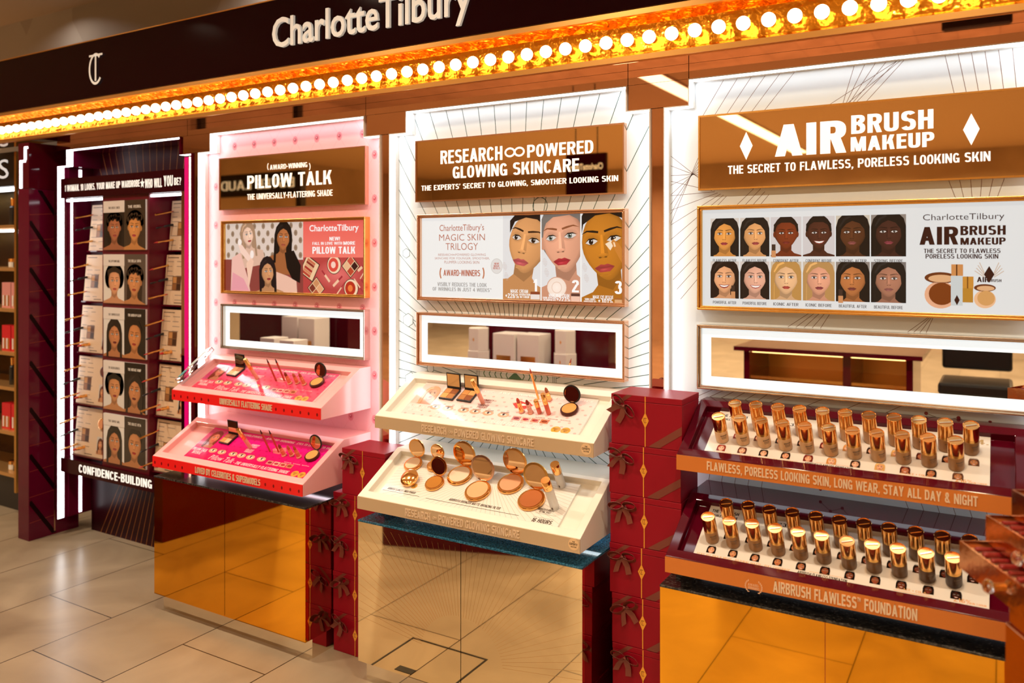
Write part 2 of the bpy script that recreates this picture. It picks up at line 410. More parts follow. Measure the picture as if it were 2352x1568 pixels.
    def portrait(s, box, fx, fy, fw, skin, hair, style='long', lip='#9c2f35', bgc='#bbb3ac', rot=0., turn=0., smile=False, l=1, top='#2a1a14', fh=1.36, eye='#3a2a20', brow=None, feat=1.0):
        x0, y0, x1, y1 = box; old = s.cl; s.cl = box
        S = C(skin); Sl = tuple(min(1, q*1.28) for q in S); Sd = tuple(q*.55 for q in S); Sm = tuple(q*.8 for q in S)
        H = C(hair); Hl = tuple(q*1.7+.006 for q in H); K = C('#140c0a'); B = C(brow) if brow else tuple(q*.25 for q in S)
        cr, sr = math.cos(rot), math.sin(rot)
        def T(a, b): return (fx+(a*cr-b*sr)*fw, fy+(a*sr+b*cr)*fw)
        def pol(pts, col, ly, cols=None): s.poly([T(*p) for p in pts], col, l+ly, cols)
        def el(cx, cy, rx, ry, col, ly, n=16, cc=None, a=0): 
            q = T(cx, cy); k_ = feat if ly > 5 else 1; s.ell(q[0], q[1], rx*fw*k_, ry*fw*k_, col, l+ly, n, rot+a, cc)
        s.rect(x0, y0, x1, y1, C(bgc), l)
        if style in ('long', 'wavy'):
            k = 1.0 if style == 'long' else 1.18
            pol([(-1.32*k,-3.2),(-1.36*k,-1.0),(-1.34,.3),(-1.12,1.15),(-.62,1.68),(0,1.86),(.62,1.68),(1.12,1.15),(1.34,.3),(1.36*k,-1.0),(1.32*k,-3.2)], H, 1)
            for a in (-1.15, -1.0, 1.02, 1.18): pol([(a-.05,.4),(a+.05,.4),(a*1.04+.05,-2.9),(a*1.04-.05,-2.9)], Hl, 2)
        elif style == 'afro':
            for i in range(26):
                a = math.radians(-35+250*i/25); el(1.15*math.cos(a), .45+1.1*math.sin(a), .52, .52, H, 1, 12)
            el(0, .6, 1.3, 1.3, H, 1)
        elif style == 'short': el(0, .35, 1.13, 1.4, H, 1, 24)
        elif style == 'fluffy':
            for i in range(18):
                a = math.radians(-10+200*i/17); el(1.05*math.cos(a), .6+.85*math.sin(a), .4, .42, H, 1, 10)
            pol([(-1.2,-2.6),(-1.25,.5),(1.25,.5),(1.2,-2.6)], H, 1)
        # neck and shoulders
        pol([(-.52,-.6),(-.5,-1.5),(-.75,-1.75),(-2.4,-2.25),(-2.6,-4),(2.6,-4),(2.4,-2.25),(.75,-1.75),(.5,-1.5),(.52,-.6)], Sm, 3)
        pol([(-.5,-1.0),(-.5,-1.5),(.1,-1.75),(.5,-1.3),(.5,-1.0)], Sd, 4)
        if style in ('short', 'bald', 'fluffy'):
            el(-1.02, -.02, .14, .28, Sm, 3, 12); el(1.02, -.02, .14, .28, Sm, 3, 12)
        # face
        out = []
        for i in range(36):
            a = 2*math.pi*i/36; x = math.cos(a); y = math.sin(a)
            yy = y*fh; xx = x*(1.0 if y > 0 else 1-.34*abs(y)**1.7)
            out.append((xx, yy))
        def shade(p, k):
            d = p[0]*(-1 if turn > 0 else 1)
            c = tuple(q+(r-q)*min(1, max(0, .55+.5*d)) for q, r in zip(S, Sm))
            if k > .99: return tuple(q*(.82-.25*max(0, d)) for q in c)
            return tuple(q+(r-q)*(1-k)*.75 for q, r in zip(c, Sl))
        rings = [0, .35, .62, .84, 1.0]
        def rp(p, k): return (p[0]*k+turn*.12*(1-k), p[1]*k+.05*(1-k))
        for i in range(36):
            a, b = out[i], out[(i+1) % 36]
            for k0, k1 in zip(rings, rings[1:]):
                if k0 == 0: pol([rp(a, 0), rp(a, k1), rp(b, k1)], None, 5, [shade((0, 0), 0), shade(a, k1), shade(b, k1)])
                else: pol([rp(a, k0), rp(a, k1), rp(b, k1), rp(b, k0)], None, 5, [shade(a, k0), shade(a, k1), shade(b, k1), shade(b, k0)])
        F0 = T
        def T(a, b): return F0(a*feat-turn*.05*(feat-1), (b+.25)*feat-.25) if feat != 1 else F0(a, b)
        t = turn*.26
        blush = tuple(min(1, q) for q in (S[0]*1.04, S[1]*.86, S[2]*.82))
        for sg in (-1, 1):
            w = 1-(.28*turn*sg if turn*sg > 0 else 0)
            ex = t+sg*.42*w; hid = turn*sg > .6
            el(ex, .16, .36*w, .24, shade((sg*.5, .2), .6), 6, 16, tuple(q*.62 for q in S))
            pol([(ex-.25*w,.09),(ex-.1*w,.20),(ex+.1*w,.20),(ex+.25*w,.11),(ex+.08*w,.03),(ex-.1*w,.03)], C('#d9d2cc'), 7)
            el(ex+turn*.04, .118, .092*w, .092, C(eye), 8, 12); el(ex+turn*.04, .118, .045, .045, K, 9, 8); el(ex+turn*.04+.03, .15, .02, .02, C('#ffffff'), 10, 6)
            pol([(ex-.27*w,.09),(ex-.1*w,.225),(ex+.1*w,.225),(ex+.29*w,.14),(ex+.1*w,.182),(ex-.1*w,.182)], K, 11)
            pol([(ex-.22*w,.07),(ex-.08*w,.025),(ex+.1*w,.03),(ex+.24*w,.09),(ex+.08*w,.012),(ex-.1*w,.008)], tuple(q*.3 for q in S), 8)
            pol([(ex-.32*w*sg,.425),(ex-.1*w*sg,.475),(ex+.16*w*sg,.495),(ex+.40*w*sg,.385),(ex+.14*w*sg,.445),(ex-.3*w*sg,.360)], B, 8)
        n0 = t*1.1; n1 = t*1.2; far = -1 if turn > 0 else 1
        pol([(n0-.02,.3),(n0+.05,.3),(n1+.06,-.30),(n1-.06,-.30)], tuple(min(1, q*1.12) for q in Sl), 6)
        pol([(n0+far*.06,.28),(n0+far*.15,.22),(n1+far*.20,-.34),(n1+far*.07,-.30)], None, 6, [shade((far*.3, 0), .5), shade((far*.5, 0), .6), Sm, Sm])
        pol([(n1-.21,-.37),(n1-.1,-.31),(n1+.1,-.31),(n1+.21,-.37),(n1+.1,-.45),(n1-.1,-.45)], None, 7, [S, Sl, Sl, Sm, Sm, Sm])
        for sg in (-1, 1): el(n1+sg*.10, -.425, .055, .026, tuple(q*.35 for q in S), 8, 8)
        Lc = C(lip); Ld = tuple(q*.6 for q in Lc); Ll = tuple(min(1, q*1.35+.03) for q in Lc); m = t*1.05
        if smile:
            pol([(m-.5,-.62),(m-.2,-.63),(m,-.66),(m+.2,-.63),(m+.5,-.62),(m+.3,-.86),(m,-.95),(m-.3,-.86)], Lc, 7)
            pol([(m-.42,-.66),(m,-.70),(m+.42,-.66),(m+.24,-.80),(m,-.85),(m-.24,-.80)], C('#f4efe8'), 8)
        else:
            pol([(m-.36,-.75),(m-.12,-.645),(m,-.67),(m+.12,-.645),(m+.36,-.75),(m+.12,-.775),(m-.12,-.775)], None, 7, [Ld, Lc, Lc, Lc, Ld, Ld, Ld])
            pol([(m-.35,-.755),(m-.12,-.765),(m+.12,-.765),(m+.35,-.755),(m+.17,-.90),(m-.17,-.90)], None, 7, [Ld, Lc, Lc, Ld, Lc, Lc])
            el(m-.03, -.825, .15, .035, Lc, 8, 10, Ll); el(m, -1.0, .2, .04, shade((0, -.9), .7), 6, 10, Sm)
        T = F0
        # hair in front
        if style == 'long' or style == 'wavy':
            p = -.12+turn*.1
            pol([(p,1.62),(p+.1,1.02),(-.46,.80),(-.86,.34),(-.98,-.5),(-1.02,-2.8),(-1.36,-2.8),(-1.34,.3),(-1.1,1.15),(-.6,1.66)], H, 12)
            pol([(p,1.62),(p+.1,1.02),(.52,.82),(.88,.34),(.98,-.5),(1.02,-2.8),(1.36,-2.8),(1.34,.3),(1.1,1.15),(.6,1.66)], H, 12)
            pol([(p-.06,1.5),(p,1.3),(-.55,1.1),(-.95,.5),(-1.02,.6),(-.7,1.2)], Hl, 13)
        elif style == 'afro': pol([(-1.05,.45),(-.8,.85),(-.3,1.02),(.3,1.02),(.8,.85),(1.05,.45),(1.2,1.2),(0,1.7),(-1.2,1.2)], H, 12)
        elif style == 'short': pol([(-1.04,.2),(-.9,.78),(-.4,1.08),(.4,1.08),(.9,.78),(1.04,.2),(1.1,.9),(.5,1.62),(-.5,1.62),(-1.1,.9)], H, 12)
        elif style == 'fluffy':
            for i in range(9): el(-1.0+.25*i, 1.12+.10*((i*7) % 3)-.25*abs(i-4)/4, .26, .30, H, 12, 10)
        elif style == 'back': pol([(-1.02,.35),(-.85,.9),(-.3,1.18),(.3,1.18),(.85,.9),(1.02,.35),(1.12,.9),(.6,1.6),(-.6,1.6),(-1.12,.9)], H, 12)
        s.cl = old; return s
def vplane(y):
    "printed plane facing the aisle: a = x, b = z"
    return Print((0, y, 0), (1, 0, 0), (0, 0, 1), (0, -1, 0))
# ------------------------------------------------------------------ the room
LX = lambda k: -2.195+1.2*(k-2)            # left edge of display bay k (0..3)
YF, YB = 2.68, 2.74                          # front of a bay's rim, face of its backboard
def stone_floor():
    m = D.materials.new('limestone_tiles'); m.use_nodes = True; nt = m.node_tree; p = nt.nodes['Principled BSDF']; L = nt.links.new
    tc = nt.nodes.new('ShaderNodeTexCoord'); mp = nt.nodes.new('ShaderNodeMapping'); mp.inputs['Rotation'].default_value = (0, 0, math.pi/2)
    mp.inputs['Location'].default_value = (-.05, .02, 0)
    br = nt.nodes.new('ShaderNodeTexBrick'); br.inputs['Scale'].default_value = 1; br.inputs['Brick Width'].default_value = .96; br.inputs['Row Height'].default_value = .48
    br.inputs['Mortar Size'].default_value = .0028; br.inputs['Mortar Smooth'].default_value = .2; br.offset = .36
    br.inputs['Color1'].default_value = (.95, .95, .95, 1); br.inputs['Color2'].default_value = (1.08, 1.06, 1.03, 1); br.inputs['Mortar'].default_value = (.12, .08, .05, 1)
    n = nt.nodes.new('ShaderNodeTexNoise'); n.inputs['Scale'].default_value = 2.2; n.inputs['Detail'].default_value = 9; n.inputs['Distortion'].default_value = 1.2
    r = nt.nodes.new('ShaderNodeValToRGB'); r.color_ramp.elements[0].position = .3; r.color_ramp.elements[1].position = .75
    r.color_ramp.elements[0].color = (.26, .195, .13, 1); r.color_ramp.elements[1].color = (.40, .315, .22, 1)
    mx = nt.nodes.new('ShaderNodeMix'); mx.data_type = 'RGBA'; mx.blend_type = 'MULTIPLY'; mx.inputs[0].default_value = 1
    L(tc.outputs['Object'], mp.inputs['Vector']); L(mp.outputs['Vector'], br.inputs['Vector']); L(tc.outputs['Object'], n.inputs['Vector'])
    L(n.outputs['Fac'], r.inputs['Fac']); L(r.outputs['Color'], mx.inputs[6]); L(br.outputs['Color'], mx.inputs[7]); L(mx.outputs[2], p.inputs['Base Color'])
    p.inputs['Roughness'].default_value = .28; p.inputs['Specular IOR Level'].default_value = .5
    b = nt.nodes.new('ShaderNodeBump'); b.inputs['Strength'].default_value = .15; b.inputs['Distance'].default_value = .002
    L(br.outputs['Fac'], b.inputs['Height']); b.invert = True; L(b.outputs['Normal'], p.inputs['Normal'])
    return m
M_floor = stone_floor()
M_wallb = mat('beige_plaster', (.50, .38, .26), .7, noise=(1.1, (.42, .31, .21), (.56, .43, .30), .35, .7))
M_ceil = mat('ceiling_paint', (.66, .50, .36), .8)
def geo_wall():
    m = D.materials.new('geometric_panelling'); m.use_nodes = True; nt = m.node_tree; p = nt.nodes['Principled BSDF']; L = nt.links.new
    tc = nt.nodes.new('ShaderNodeTexCoord'); mp = nt.nodes.new('ShaderNodeMapping'); mp.inputs['Scale'].default_value = (2.0, 2.0, 1.5); mp.inputs['Rotation'].default_value = (0, math.radians(45), 0)
    ch = nt.nodes.new('ShaderNodeTexVoronoi'); ch.distance = 'MANHATTAN'; ch.inputs['Scale'].default_value = 1.0; ch.inputs['Randomness'].default_value = .55
    r = nt.nodes.new('ShaderNodeValToRGB'); r.color_ramp.elements[0].color = (.34, .29, .24, 1); r.color_ramp.elements[1].color = (.48, .43, .38, 1); r.color_ramp.interpolation = 'CONSTANT'
    e = r.color_ramp.elements.new(.5); e.color = (.40, .35, .30, 1); r.color_ramp.elements[2].position = .75
    L(tc.outputs['Object'], mp.inputs['Vector']); L(mp.outputs['Vector'], ch.inputs['Vector'])
    s = nt.nodes.new('ShaderNodeSeparateColor'); L(ch.outputs['Color'], s.inputs[0]); L(s.outputs[0], r.inputs['Fac']); L(r.outputs['Color'], p.inputs['Base Color'])
    p.inputs['Roughness'].default_value = .6; return m
XL, XR, YO, YU, ZC = -11.0, 4.5, -9.5, 3.3, 3.3
struct('floor', G().quad((XL, YO, 0), (XR, YO, 0), (XR, YU, 0), (XL, YU, 0)), M_floor)
struct('ceiling', G().box(XL, XR, YO, YU, ZC, ZC+.1), M_ceil)
struct('wall_rear', G().box(XL, XR, YU, YU+.1, 0, ZC), geo_wall())
struct('wall_front', G().box(XL, XR, YO-.1, YO, 0, ZC), M_wallb)
struct('wall_left', G().box(XL-.1, XL, YO, YU, 0, ZC), M_wallb)
struct('wall_right', G().box(XR, XR+.1, YO, YU, 0, ZC), M_wallb)
t = thing('floor_hatch', (-1.93, 2.11, 0), 'thin dark outlined service hatch in the floor at the foot of the champagne cabinet', 'floor hatch')
part('rim', G().box(-2.122, -1.75, 2.262, 2.27, .0002, .002).box(-2.122, -1.75, 1.95, 1.958, .0002, .002).box(-2.122, -2.114, 1.9581, 2.2619, .0002, .002).box(-1.758, -1.75, 1.9581, 2.2619, .0002, .002), M_dark, t)
part('handle_plate', G().box(-2.02, -1.94, 2.165, 2.20, .0002, .0018), M_dark, t)
# ceiling slot of light seen in the mirrors
g = G().box(-2.95, -2.72, -8.6, -1.45, ZC-.012, ZC-.002)
t = thing('ceiling_light_slot', (-2.83, -5, ZC), 'long warm light slot in the ceiling seen only in the mirrors', 'ceiling light')
part('diffuser', g, mat('slot_diffuser', (1, 1, 1), .5, emit=(1, .86, .66), es=5), t)
part('frame', G().box(-2.97, -2.95, -8.62, -1.43, ZC-.02, ZC).box(-2.72, -2.70, -8.62, -1.43, ZC-.02, ZC), M_wallb, t)
# mirror cladding between and above the bays
g = G(); YM = 2.69
for k in (0, 1, 2):
    a, b = LX(k)+1.152+.001, LX(k+1)-.001
    g.box(a, b, YM, YM+.006, .3, 2.107)
    g.box(LX(k)+1.066, LX(k+1)+.086, YM, YM+.006, 2.109, 2.196)
EDG = [LX(0)-.02, LX(0)+1.11, LX(1)+1.066, LX(2)+1.066, LX(3)+.086, LX(3)+1.3]
for i in range(5): g.box(EDG[i]+.0012, EDG[i+1]-.0012, YM, YM+.006, 2.197, 2.30)
struct('wall_back', g, M_bronze)
struct('trim_1', G().box(LX(1)-.02, .6, 2.80, 2.90, 0, 2.28).box(LX(0)-.02, LX(1)-.021, 2.905, 2.95, 0, 2.28), M_maroon)      # carcass behind the bays
# ------------------------------------------------------------------ illuminated fascia sign
def fascia():
    X0, X1 = -5.75, .75; ys = 2.58
    t = thing('illuminated_fascia_sign', (-2.5, ys, 2.24), 'long maroon shop fascia with white lettering over a row of glowing round bulbs', 'sign')
    o = part('fascia_board', G().box(X0, X1, ys, 2.95, 2.43, 2.726), M_fascia, t)
    part('top_edge', G().box(X0, X1, ys-.003, ys+.02, 2.7262, 2.732), M_goldtrim, t)
    part('trim', G().prism([(ys-.012, 2.404), (ys-.012, 2.422), (ys-.001, 2.4295), (2.66, 2.4295), (2.66, 2.416), (ys+.004, 2.404)], X0, X1, 'x'), M_goldtrim, t)
    part('trim', G().prism([(ys-.012, 2.252), (ys-.012, 2.270), (ys+.004, 2.274), (2.66, 2.262), (2.688, 2.252)], X0, X1, 'x'), M_goldtrim, t)
    # reflector channel: two sloping faces and a back
    part('reflector', G().quad((X0, ys+.005, 2.273), (X1, ys+.005, 2.273), (X1, 2.628, 2.292), (X0, 2.628, 2.292))
         .quad((X0, 2.628, 2.292), (X1, 2.628, 2.292), (X1, 2.628, 2.385), (X0, 2.628, 2.385))
         .quad((X0, 2.628, 2.385), (X1, 2.628, 2.385), (X1, ys+.005, 2.405), (X0, ys+.005, 2.405)), M_goldch, t)
    part('soffit', G().box(X0, X1, ys+.0, 2.688, 2.248, 2.2515), M_bronze, t)
    bm = None
    x = -1.402-.0782*49
    while x < .62:
        g = G().sphere((x, 2.588, 2.329), .0225, 16, 10)
        if bm is None:
            b = part('bulb', g, M_bulb, t, smooth=True); bm = b; bx = x
            s = sub('socket', G().tube([(x, 2.607, 2.329), (x, 2.627, 2.329)], .012, 10), M_goldtrim, b, t, smooth=True); so = s
        else:
            b = bm.copy(); COL.objects.link(b); b.parent = t; b.location.x = x-bx
            s = so.copy(); COL.objects.link(s); s.parent = b
        x += .0782
    g = G()
    (ax, az) = at(632, 107, ys); (bx_, bz) = at(1085, 0, ys)
    # word of thirteen letters and a capital in the middle
    l, r = at(630, 70, ys)[0], at(1086, 0, ys)[0]
    base, cap = 2.513, 2.645
    vs, fs = text_mesh('CharlotteTilbury', .006); q = bbox2(vs); d0 = base+q[2]*(cap-base)/.72
    g.text3d('CharlotteTilbury', l, r, d0, d0+(q[3]-q[2])*(cap-base)/.72, ys-.001, .012, .012)
    part('lettering', g, M_letter, t)
    g = G(); cx, cz = -4.062, 2.574; P = vplane(ys-.008); P.ctm(cx, cz, .165, (.8, .8, .8), 0, .013)
    part('monogram', P.g, M_letter, t)
fascia()
# ------------------------------------------------------------------ the lit bays
def outline(L, zb, i=0.0):
    a = i
    return [(L+a, zb), (L+a, 2.107-a), (L+.087+a, 2.107-a), (L+.087+a, 2.195-a), (L+1.065-a, 2.195-a), (L+1.065-a, 2.107-a), (L+1.152-a, 2.107-a), (L+1.152-a, zb)]
def bay(k, zb, yb, face, label, rimmat, artist=None, reveal=None, facemat=None):
    L = LX(k); t = thing('display_bay', (L+.576, YB, zb), label, 'display panel', 'stepped light-edged display bays')
    o, i1 = outline(L, zb), outline(L, zb, .004)
    n = len(o); g = G()
    for j in range(n-1):
        a, b, c, d = o[j], o[j+1], i1[j+1], i1[j]
        g.quad((a[0], YF, a[1]), (d[0], YF, d[1]), (c[0], YF, c[1]), (b[0], YF, b[1]))             # front lip
        g.quad((a[0], YF, a[1]), (b[0], YF, b[1]), (b[0], yb+.01, b[1]), (a[0], yb+.01, a[1]))      # outside
        g.quad((d[0], 2.718, d[1]), (d[0], yb, d[1]), (c[0], yb, c[1]), (c[0], 2.718, c[1]))         # plain inner reveal
    part('frame', g, rimmat, t)
    g = G()
    for j in range(n-1):
        c, d = i1[j+1], i1[j]
        g.quad((d[0], YF+.0002, d[1]), (d[0], 2.718, d[1]), (c[0], 2.718, c[1]), (c[0], YF+.0002, c[1]))
    part('light_strip', g, M_led, t)
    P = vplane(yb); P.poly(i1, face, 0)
    # thickness behind the face
    for j in range(n):
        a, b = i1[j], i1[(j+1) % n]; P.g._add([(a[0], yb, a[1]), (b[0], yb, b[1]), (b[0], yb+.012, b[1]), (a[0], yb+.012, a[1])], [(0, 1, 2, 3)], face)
    if artist: P.cl = None; artist(P, L)
    part('backboard', P.g, facemat or M_print, t)
    return t
def clip_in(P, L, zb): P.cl = (L+.005, zb, L+1.147, 2.19)
def art_pink(P, L):
    clip_in(P, L, .3); c0 = C('#f2b2b8'); dk = C('#d4707c'); ln = C('#eaa0a9')
    for r in range(24):
        for q in range(-1, 10):
            x = L+.06+.135*q+(.0675 if r % 2 else 0); z = .5+.0935*r*.78
            z = .42+.095*r
            for sx in (-1, 1):
                P.line((x, z), (x+sx*.0675, z+.095), .0016, ln, 1)
            P.ell(x, z, .016, .020, C('#e58f99'), 2, 12, cc=dk); P.ell(x, z+.001, .0075, .008, C('#b9505e'), 3, 10); P.ell(x-.002, z+.004, .003, .003, C('#f5c4c8'), 4, 6)
def hexa(P, x, z, r, col, w=.0022, l=2):
    P.ring(x, z, r, w, col, l, 6, math.pi/6, 2*math.pi+math.pi/6)
def art_rays(P, L):
    clip_in(P, L, .3); cx, cz = L+.576, 1.06; col = C('#3f5a55')
    for i in range(96):
        a = 2*math.pi*i/96+.02
        r0 = .11 if i % 2 == 0 else .30
        P.line((cx+r0*math.cos(a), cz+r0*math.sin(a)), (cx+1.5*math.cos(a), cz+1.5*math.sin(a)), .0028, col, 1)
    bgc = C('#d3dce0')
    for x, z, r in ((L+.045, 1.61, .022), (L+.055, 1.33, .030), (L+.14, 1.25, .022), (L+.07, 1.08, .035), (L+.16, 1.03, .028), (L+.17, 1.135, .02)):
        P.ell(x, z, r, r, bgc, 2, 6, math.pi/6); hexa(P, x, z, r, col, .0028, 3)
    P.line((L+.08, 1.325), (L+.125, 1.262), .0025, col, 3); P.line((L+.10, 1.075), (L+.14, 1.04), .0025, col, 3); P.line((L+.162, 1.055), (L+.168, 1.115), .0025, col, 3)
    P.ring(cx+.11, 1.79, .033, .003, col, 3, 20)
    # fan motif below the narrow mirror
    fc = C('#4f7a5c')
    P.rect(cx-.18, 1.06, cx+.18, 1.20, bgc, 4)
    P.poly([(cx-.075, 1.085), (cx, 1.15), (cx+.075, 1.085)], fc, 5)
    for sg in (-1, 1):
        for j in range(5):
            pts = [(cx+sg*(.035+.026*j+.006*math.sin(q*1.7)), 1.148-.013*q) for q in range(5)]
            for a, b in zip(pts, pts[1:]): P.line(a, b, .004, fc, 5)
        for j in range(3): P.line((cx+sg*(.165+.007*j), 1.06), (cx+sg*(.165+.007*j), 1.2), .002, col, 5)
def art_lines(P, L):
    clip_in(P, L, .3); col = C('#6b4f45'); W = .0016
    def fan(p0, p1, q0, q1, n):
        for i in range(n):
            f = i/(n-1); P.line((L+p0[0]+(p1[0]-p0[0])*f, p0[1]+(p1[1]-p0[1])*f), (L+q0[0]+(q1[0]-q0[0])*f, q0[1]+(q1[1]-q0[1])*f), W, col, 1)
    fan((.19, 2.19), (.42, 2.19), (.115, 2.07), (.32, 2.07), 6)
    fan((.60, 2.19), (.72, 2.19), (.565, 2.07), (.60, 2.07), 5); fan((.50, 2.06), (.62, 2.06), (.72, 2.19), (.74, 2.19), 3)
    fan((.85, 2.19), (1.02, 2.19), (.875, 2.07), (1.03, 2.07), 6)
    fan((.0, 1.70), (.0, 1.95), (.14, 2.02), (.16, 1.82), 8); fan((.0, 1.86), (.0, 1.60), (.15, 1.82), (.2, 1.80), 6)
    fan((.0, 1.55), (.04, 1.45), (.3, 1.83), (.34, 1.80), 4)
    fan((.86, 1.82), (1.0, 1.82), (.88, 1.76), (.98, 1.76), 6)
    fan((.40, 1.37), (.50, 1.37), (.47, 1.42), (.53, 1.42), 5); fan((.75, 1.37), (.80, 1.37), (.81, 1.42), (.82, 1.42), 4)
    fan((.04, 1.09), (.26, 1.09), (.16, 1.15), (.34, 1.15), 6); fan((.3, 1.10), (.62, 1.08), (.42, 1.16), (.74, 1.15), 4)
    fan((.06, .62), (.28, .62), (.11, .93), (.33, .93), 6); fan((.80, .70), (1.04, .70), (.72, .93), (.98, .93), 7)
    pts = [(.80, 1.13), (.845, 1.115), (.885, 1.125), (.93, 1.105), (.965, 1.12), (.90, 1.09)]
    for a, b in zip(pts, pts[1:]): P.line((L+a[0], a[1]), (L+b[0], b[1]), W, col, 1)
    for a in pts: P.ell(L+a[0], a[1], .0055, .0055, C('#7c2030'), 2, 10)
    pts = [(.50, .86), (.53, .885), (.565, .87), (.60, .91), (.585, .93)]
    for a, b in zip(pts, pts[1:]): P.line((L+a[0], a[1]), (L+b[0], b[1]), W, col, 1)
    for a in pts: P.ell(L+a[0], a[1], .005, .005, C('#7c2030'), 2, 10)
bay(1, .45, YB, C('#f2b2b8'), 'stepped display bay with pink quilted backboard', M_white, art_pink)
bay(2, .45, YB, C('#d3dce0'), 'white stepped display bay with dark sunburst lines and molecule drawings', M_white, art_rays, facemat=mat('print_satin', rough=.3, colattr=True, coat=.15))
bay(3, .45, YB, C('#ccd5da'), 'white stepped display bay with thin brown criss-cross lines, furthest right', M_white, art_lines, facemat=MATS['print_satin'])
# ------------------------------------------------------------------ headers, posters, narrow mirrors
HX0, HX1, HZ0, HZ1 = .110, 1.040, 1.8206, 2.0735
def ring(g, x0, x1, z0, z1, w, y0, y1, mi=0):
    g.box(x0, x1, y0, y1, z1-w, z1, mi); g.box(x0, x1, y0, y1, z0, z0+w, mi); g.box(x0, x0+w, y0, y1, z0+w, z1-w, mi); g.box(x1-w, x1, y0, y1, z0+w, z1-w, mi); return g
def header(k, label, fmat):
    L = LX(k); t = thing('mirror_sign', (L+.575, YB, HZ0), label, 'sign', 'mirrored signs at the top of the bays')
    x1 = HX1 if k < 3 else 1.09
    part('frame', ring(G(), L+HX0, L+x1, HZ0, HZ1, .0055, 2.716, 2.7395), fmat, t)
    part('mirror', G().box(L+HX0+.005, L+x1-.005, 2.7195, 2.7395, HZ0+.005, HZ1-.005), M_hdrmirror, t)
    return t, vplane(2.7193)
HY_ = 2.7193
def tx(P, s, pl, pr, col, bold=.02, l=8, shear=0):
    a = at(pl[0], pl[1], HY_); b = at(pr[0], pr[1], HY_); P.text(s, a[0], a[1], b[0], b[1], col, l, bold, shear)
WHT = (.93, .94, .94)
t, P = header(1, 'gold mirrored sign lettered pillow talk above the pink bay', M_rose)
tx(P, 'AWARD-WINNING', (620, 390), (706, 372), WHT); tx(P, 'PILLOW TALK', (568, 434), (762, 390), WHT, .035); tx(P, 'THE UNIVERSALLY-FLATTERING SHADE', (568, 459), (764, 435), WHT, .025)
for sg, px in ((0, 616), (1, 711)):
    c = at(px, 382, HY_); P.ring(c[0]+(.02 if sg == 0 else -.02), c[1]-.001, .026, .004, WHT, 8, 8, math.radians(140 if sg == 0 else -40), math.radians(220 if sg == 0 else 40))
part('lettering', P.g, M_hletter, t)
t, P = header(2, 'gold mirrored sign about glowing skincare above the white sunburst bay', M_rose)
tx(P, 'RESEARCH', (1012, 377), (1154, 335), WHT, .035); tx(P, 'POWERED', (1211, 362), (1363, 321), WHT, .035)
c = at(1182, 349, HY_)
for sg in (-1, 1): P.ring(c[0]+sg*.021, c[1], .024, .0075, WHT, 8, 22, 0, 2*math.pi, .019)
tx(P, 'GLOWING SKINCARE', (1040, 410), (1330, 363), WHT, .035); tx(P, 'THE EXPERTS\u2019 SECRET TO GLOWING, SMOOTHER LOOKING SKIN', (968, 440), (1420, 402), WHT, .03)
part('lettering', P.g, M_hletter, t)
t, P = header(3, 'gold mirrored sign lettered airbrush makeup above the rightmost bay', M_gold)
tx(P, 'AIR', (1780, 360), (1944, 275), WHT, .06); tx(P, 'BRUSH', (1955, 308), (2144, 250), WHT, .05); tx(P, 'MAKEUP', (1954, 348), (2146, 302), WHT, .05)
tx(P, 'THE SECRET TO FLAWLESS, PORELESS LOOKING SKIN', (1672, 403), (2275, 347), WHT, .03)
for px, py, h in ((1714, 335, .046), (2231, 297, .046)):
    c = at(px, py, HY_); P.poly([(c[0]-.021, c[1]), (c[0], c[1]+h), (c[0]+.021, c[1]), (c[0], c[1]-h)], WHT, 8); P.ctm(c[0], c[1], .028, C('#7a5a40'), 9, .0018)
part('lettering', P.g, M_hletter, t)
PZ0, PZ1 = 1.4177, 1.7677
def poster_frame(k, x0, x1, label, fmat):
    L = LX(k); t = thing('framed_poster', (L+.58, YB, PZ0), label, 'poster', 'backlit posters in the bays')
    g = ring(G(), L+x0, L+x1, PZ0, PZ1, .007, 2.703, 2.7395); ring(g, L+x0+.007, L+x1-.007, PZ0+.007, PZ1-.007, .007, 2.710, 2.7395)
    bev(part('frame', g, fmat, t), .0015)
    return t, (L+x0+.014, PZ0+.014, L+x1-.014, PZ1-.014)
def narrow_mirror(k, x0, x1, label, fmat):
    L = LX(k); z0, z1 = 1.1517, 1.3683; t = thing('lit_mirror', (L+.58, YB, z0), label, 'mirror', 'narrow light-bordered mirrors')
    g = ring(G(), L+x0, L+x1, z0, z1, .006, 2.700, 2.7395); ring(g, L+x0+.006, L+x1-.006, z0+.006, z1-.006, .006, 2.708, 2.7395)
    bev(part('frame', g, fmat, t), .0015)
    part('light_border', ring(G(), L+x0+.012, L+x1-.012, z0+.012, z1-.012, .031, 2.7235, 2.7395), M_halo, t)
    part('mirror_glass', G().box(L+x0+.043, L+x1-.043, 2.7232, 2.7395, z0+.043, z1-.043), M_mirror, t)
for k, x0, lb, fm in ((1, .137, 'narrow mirror with glowing white border on the pink bay', M_silver), (2, .126, 'narrow mirror with glowing white border on the sunburst bay, reflecting white cartons', M_rose), (3, .110, 'widest narrow mirror with glowing white border on the rightmost bay', M_silver)):
    narrow_mirror(k, x0, 1.048 if k < 3 else 1.10, lb, fm)
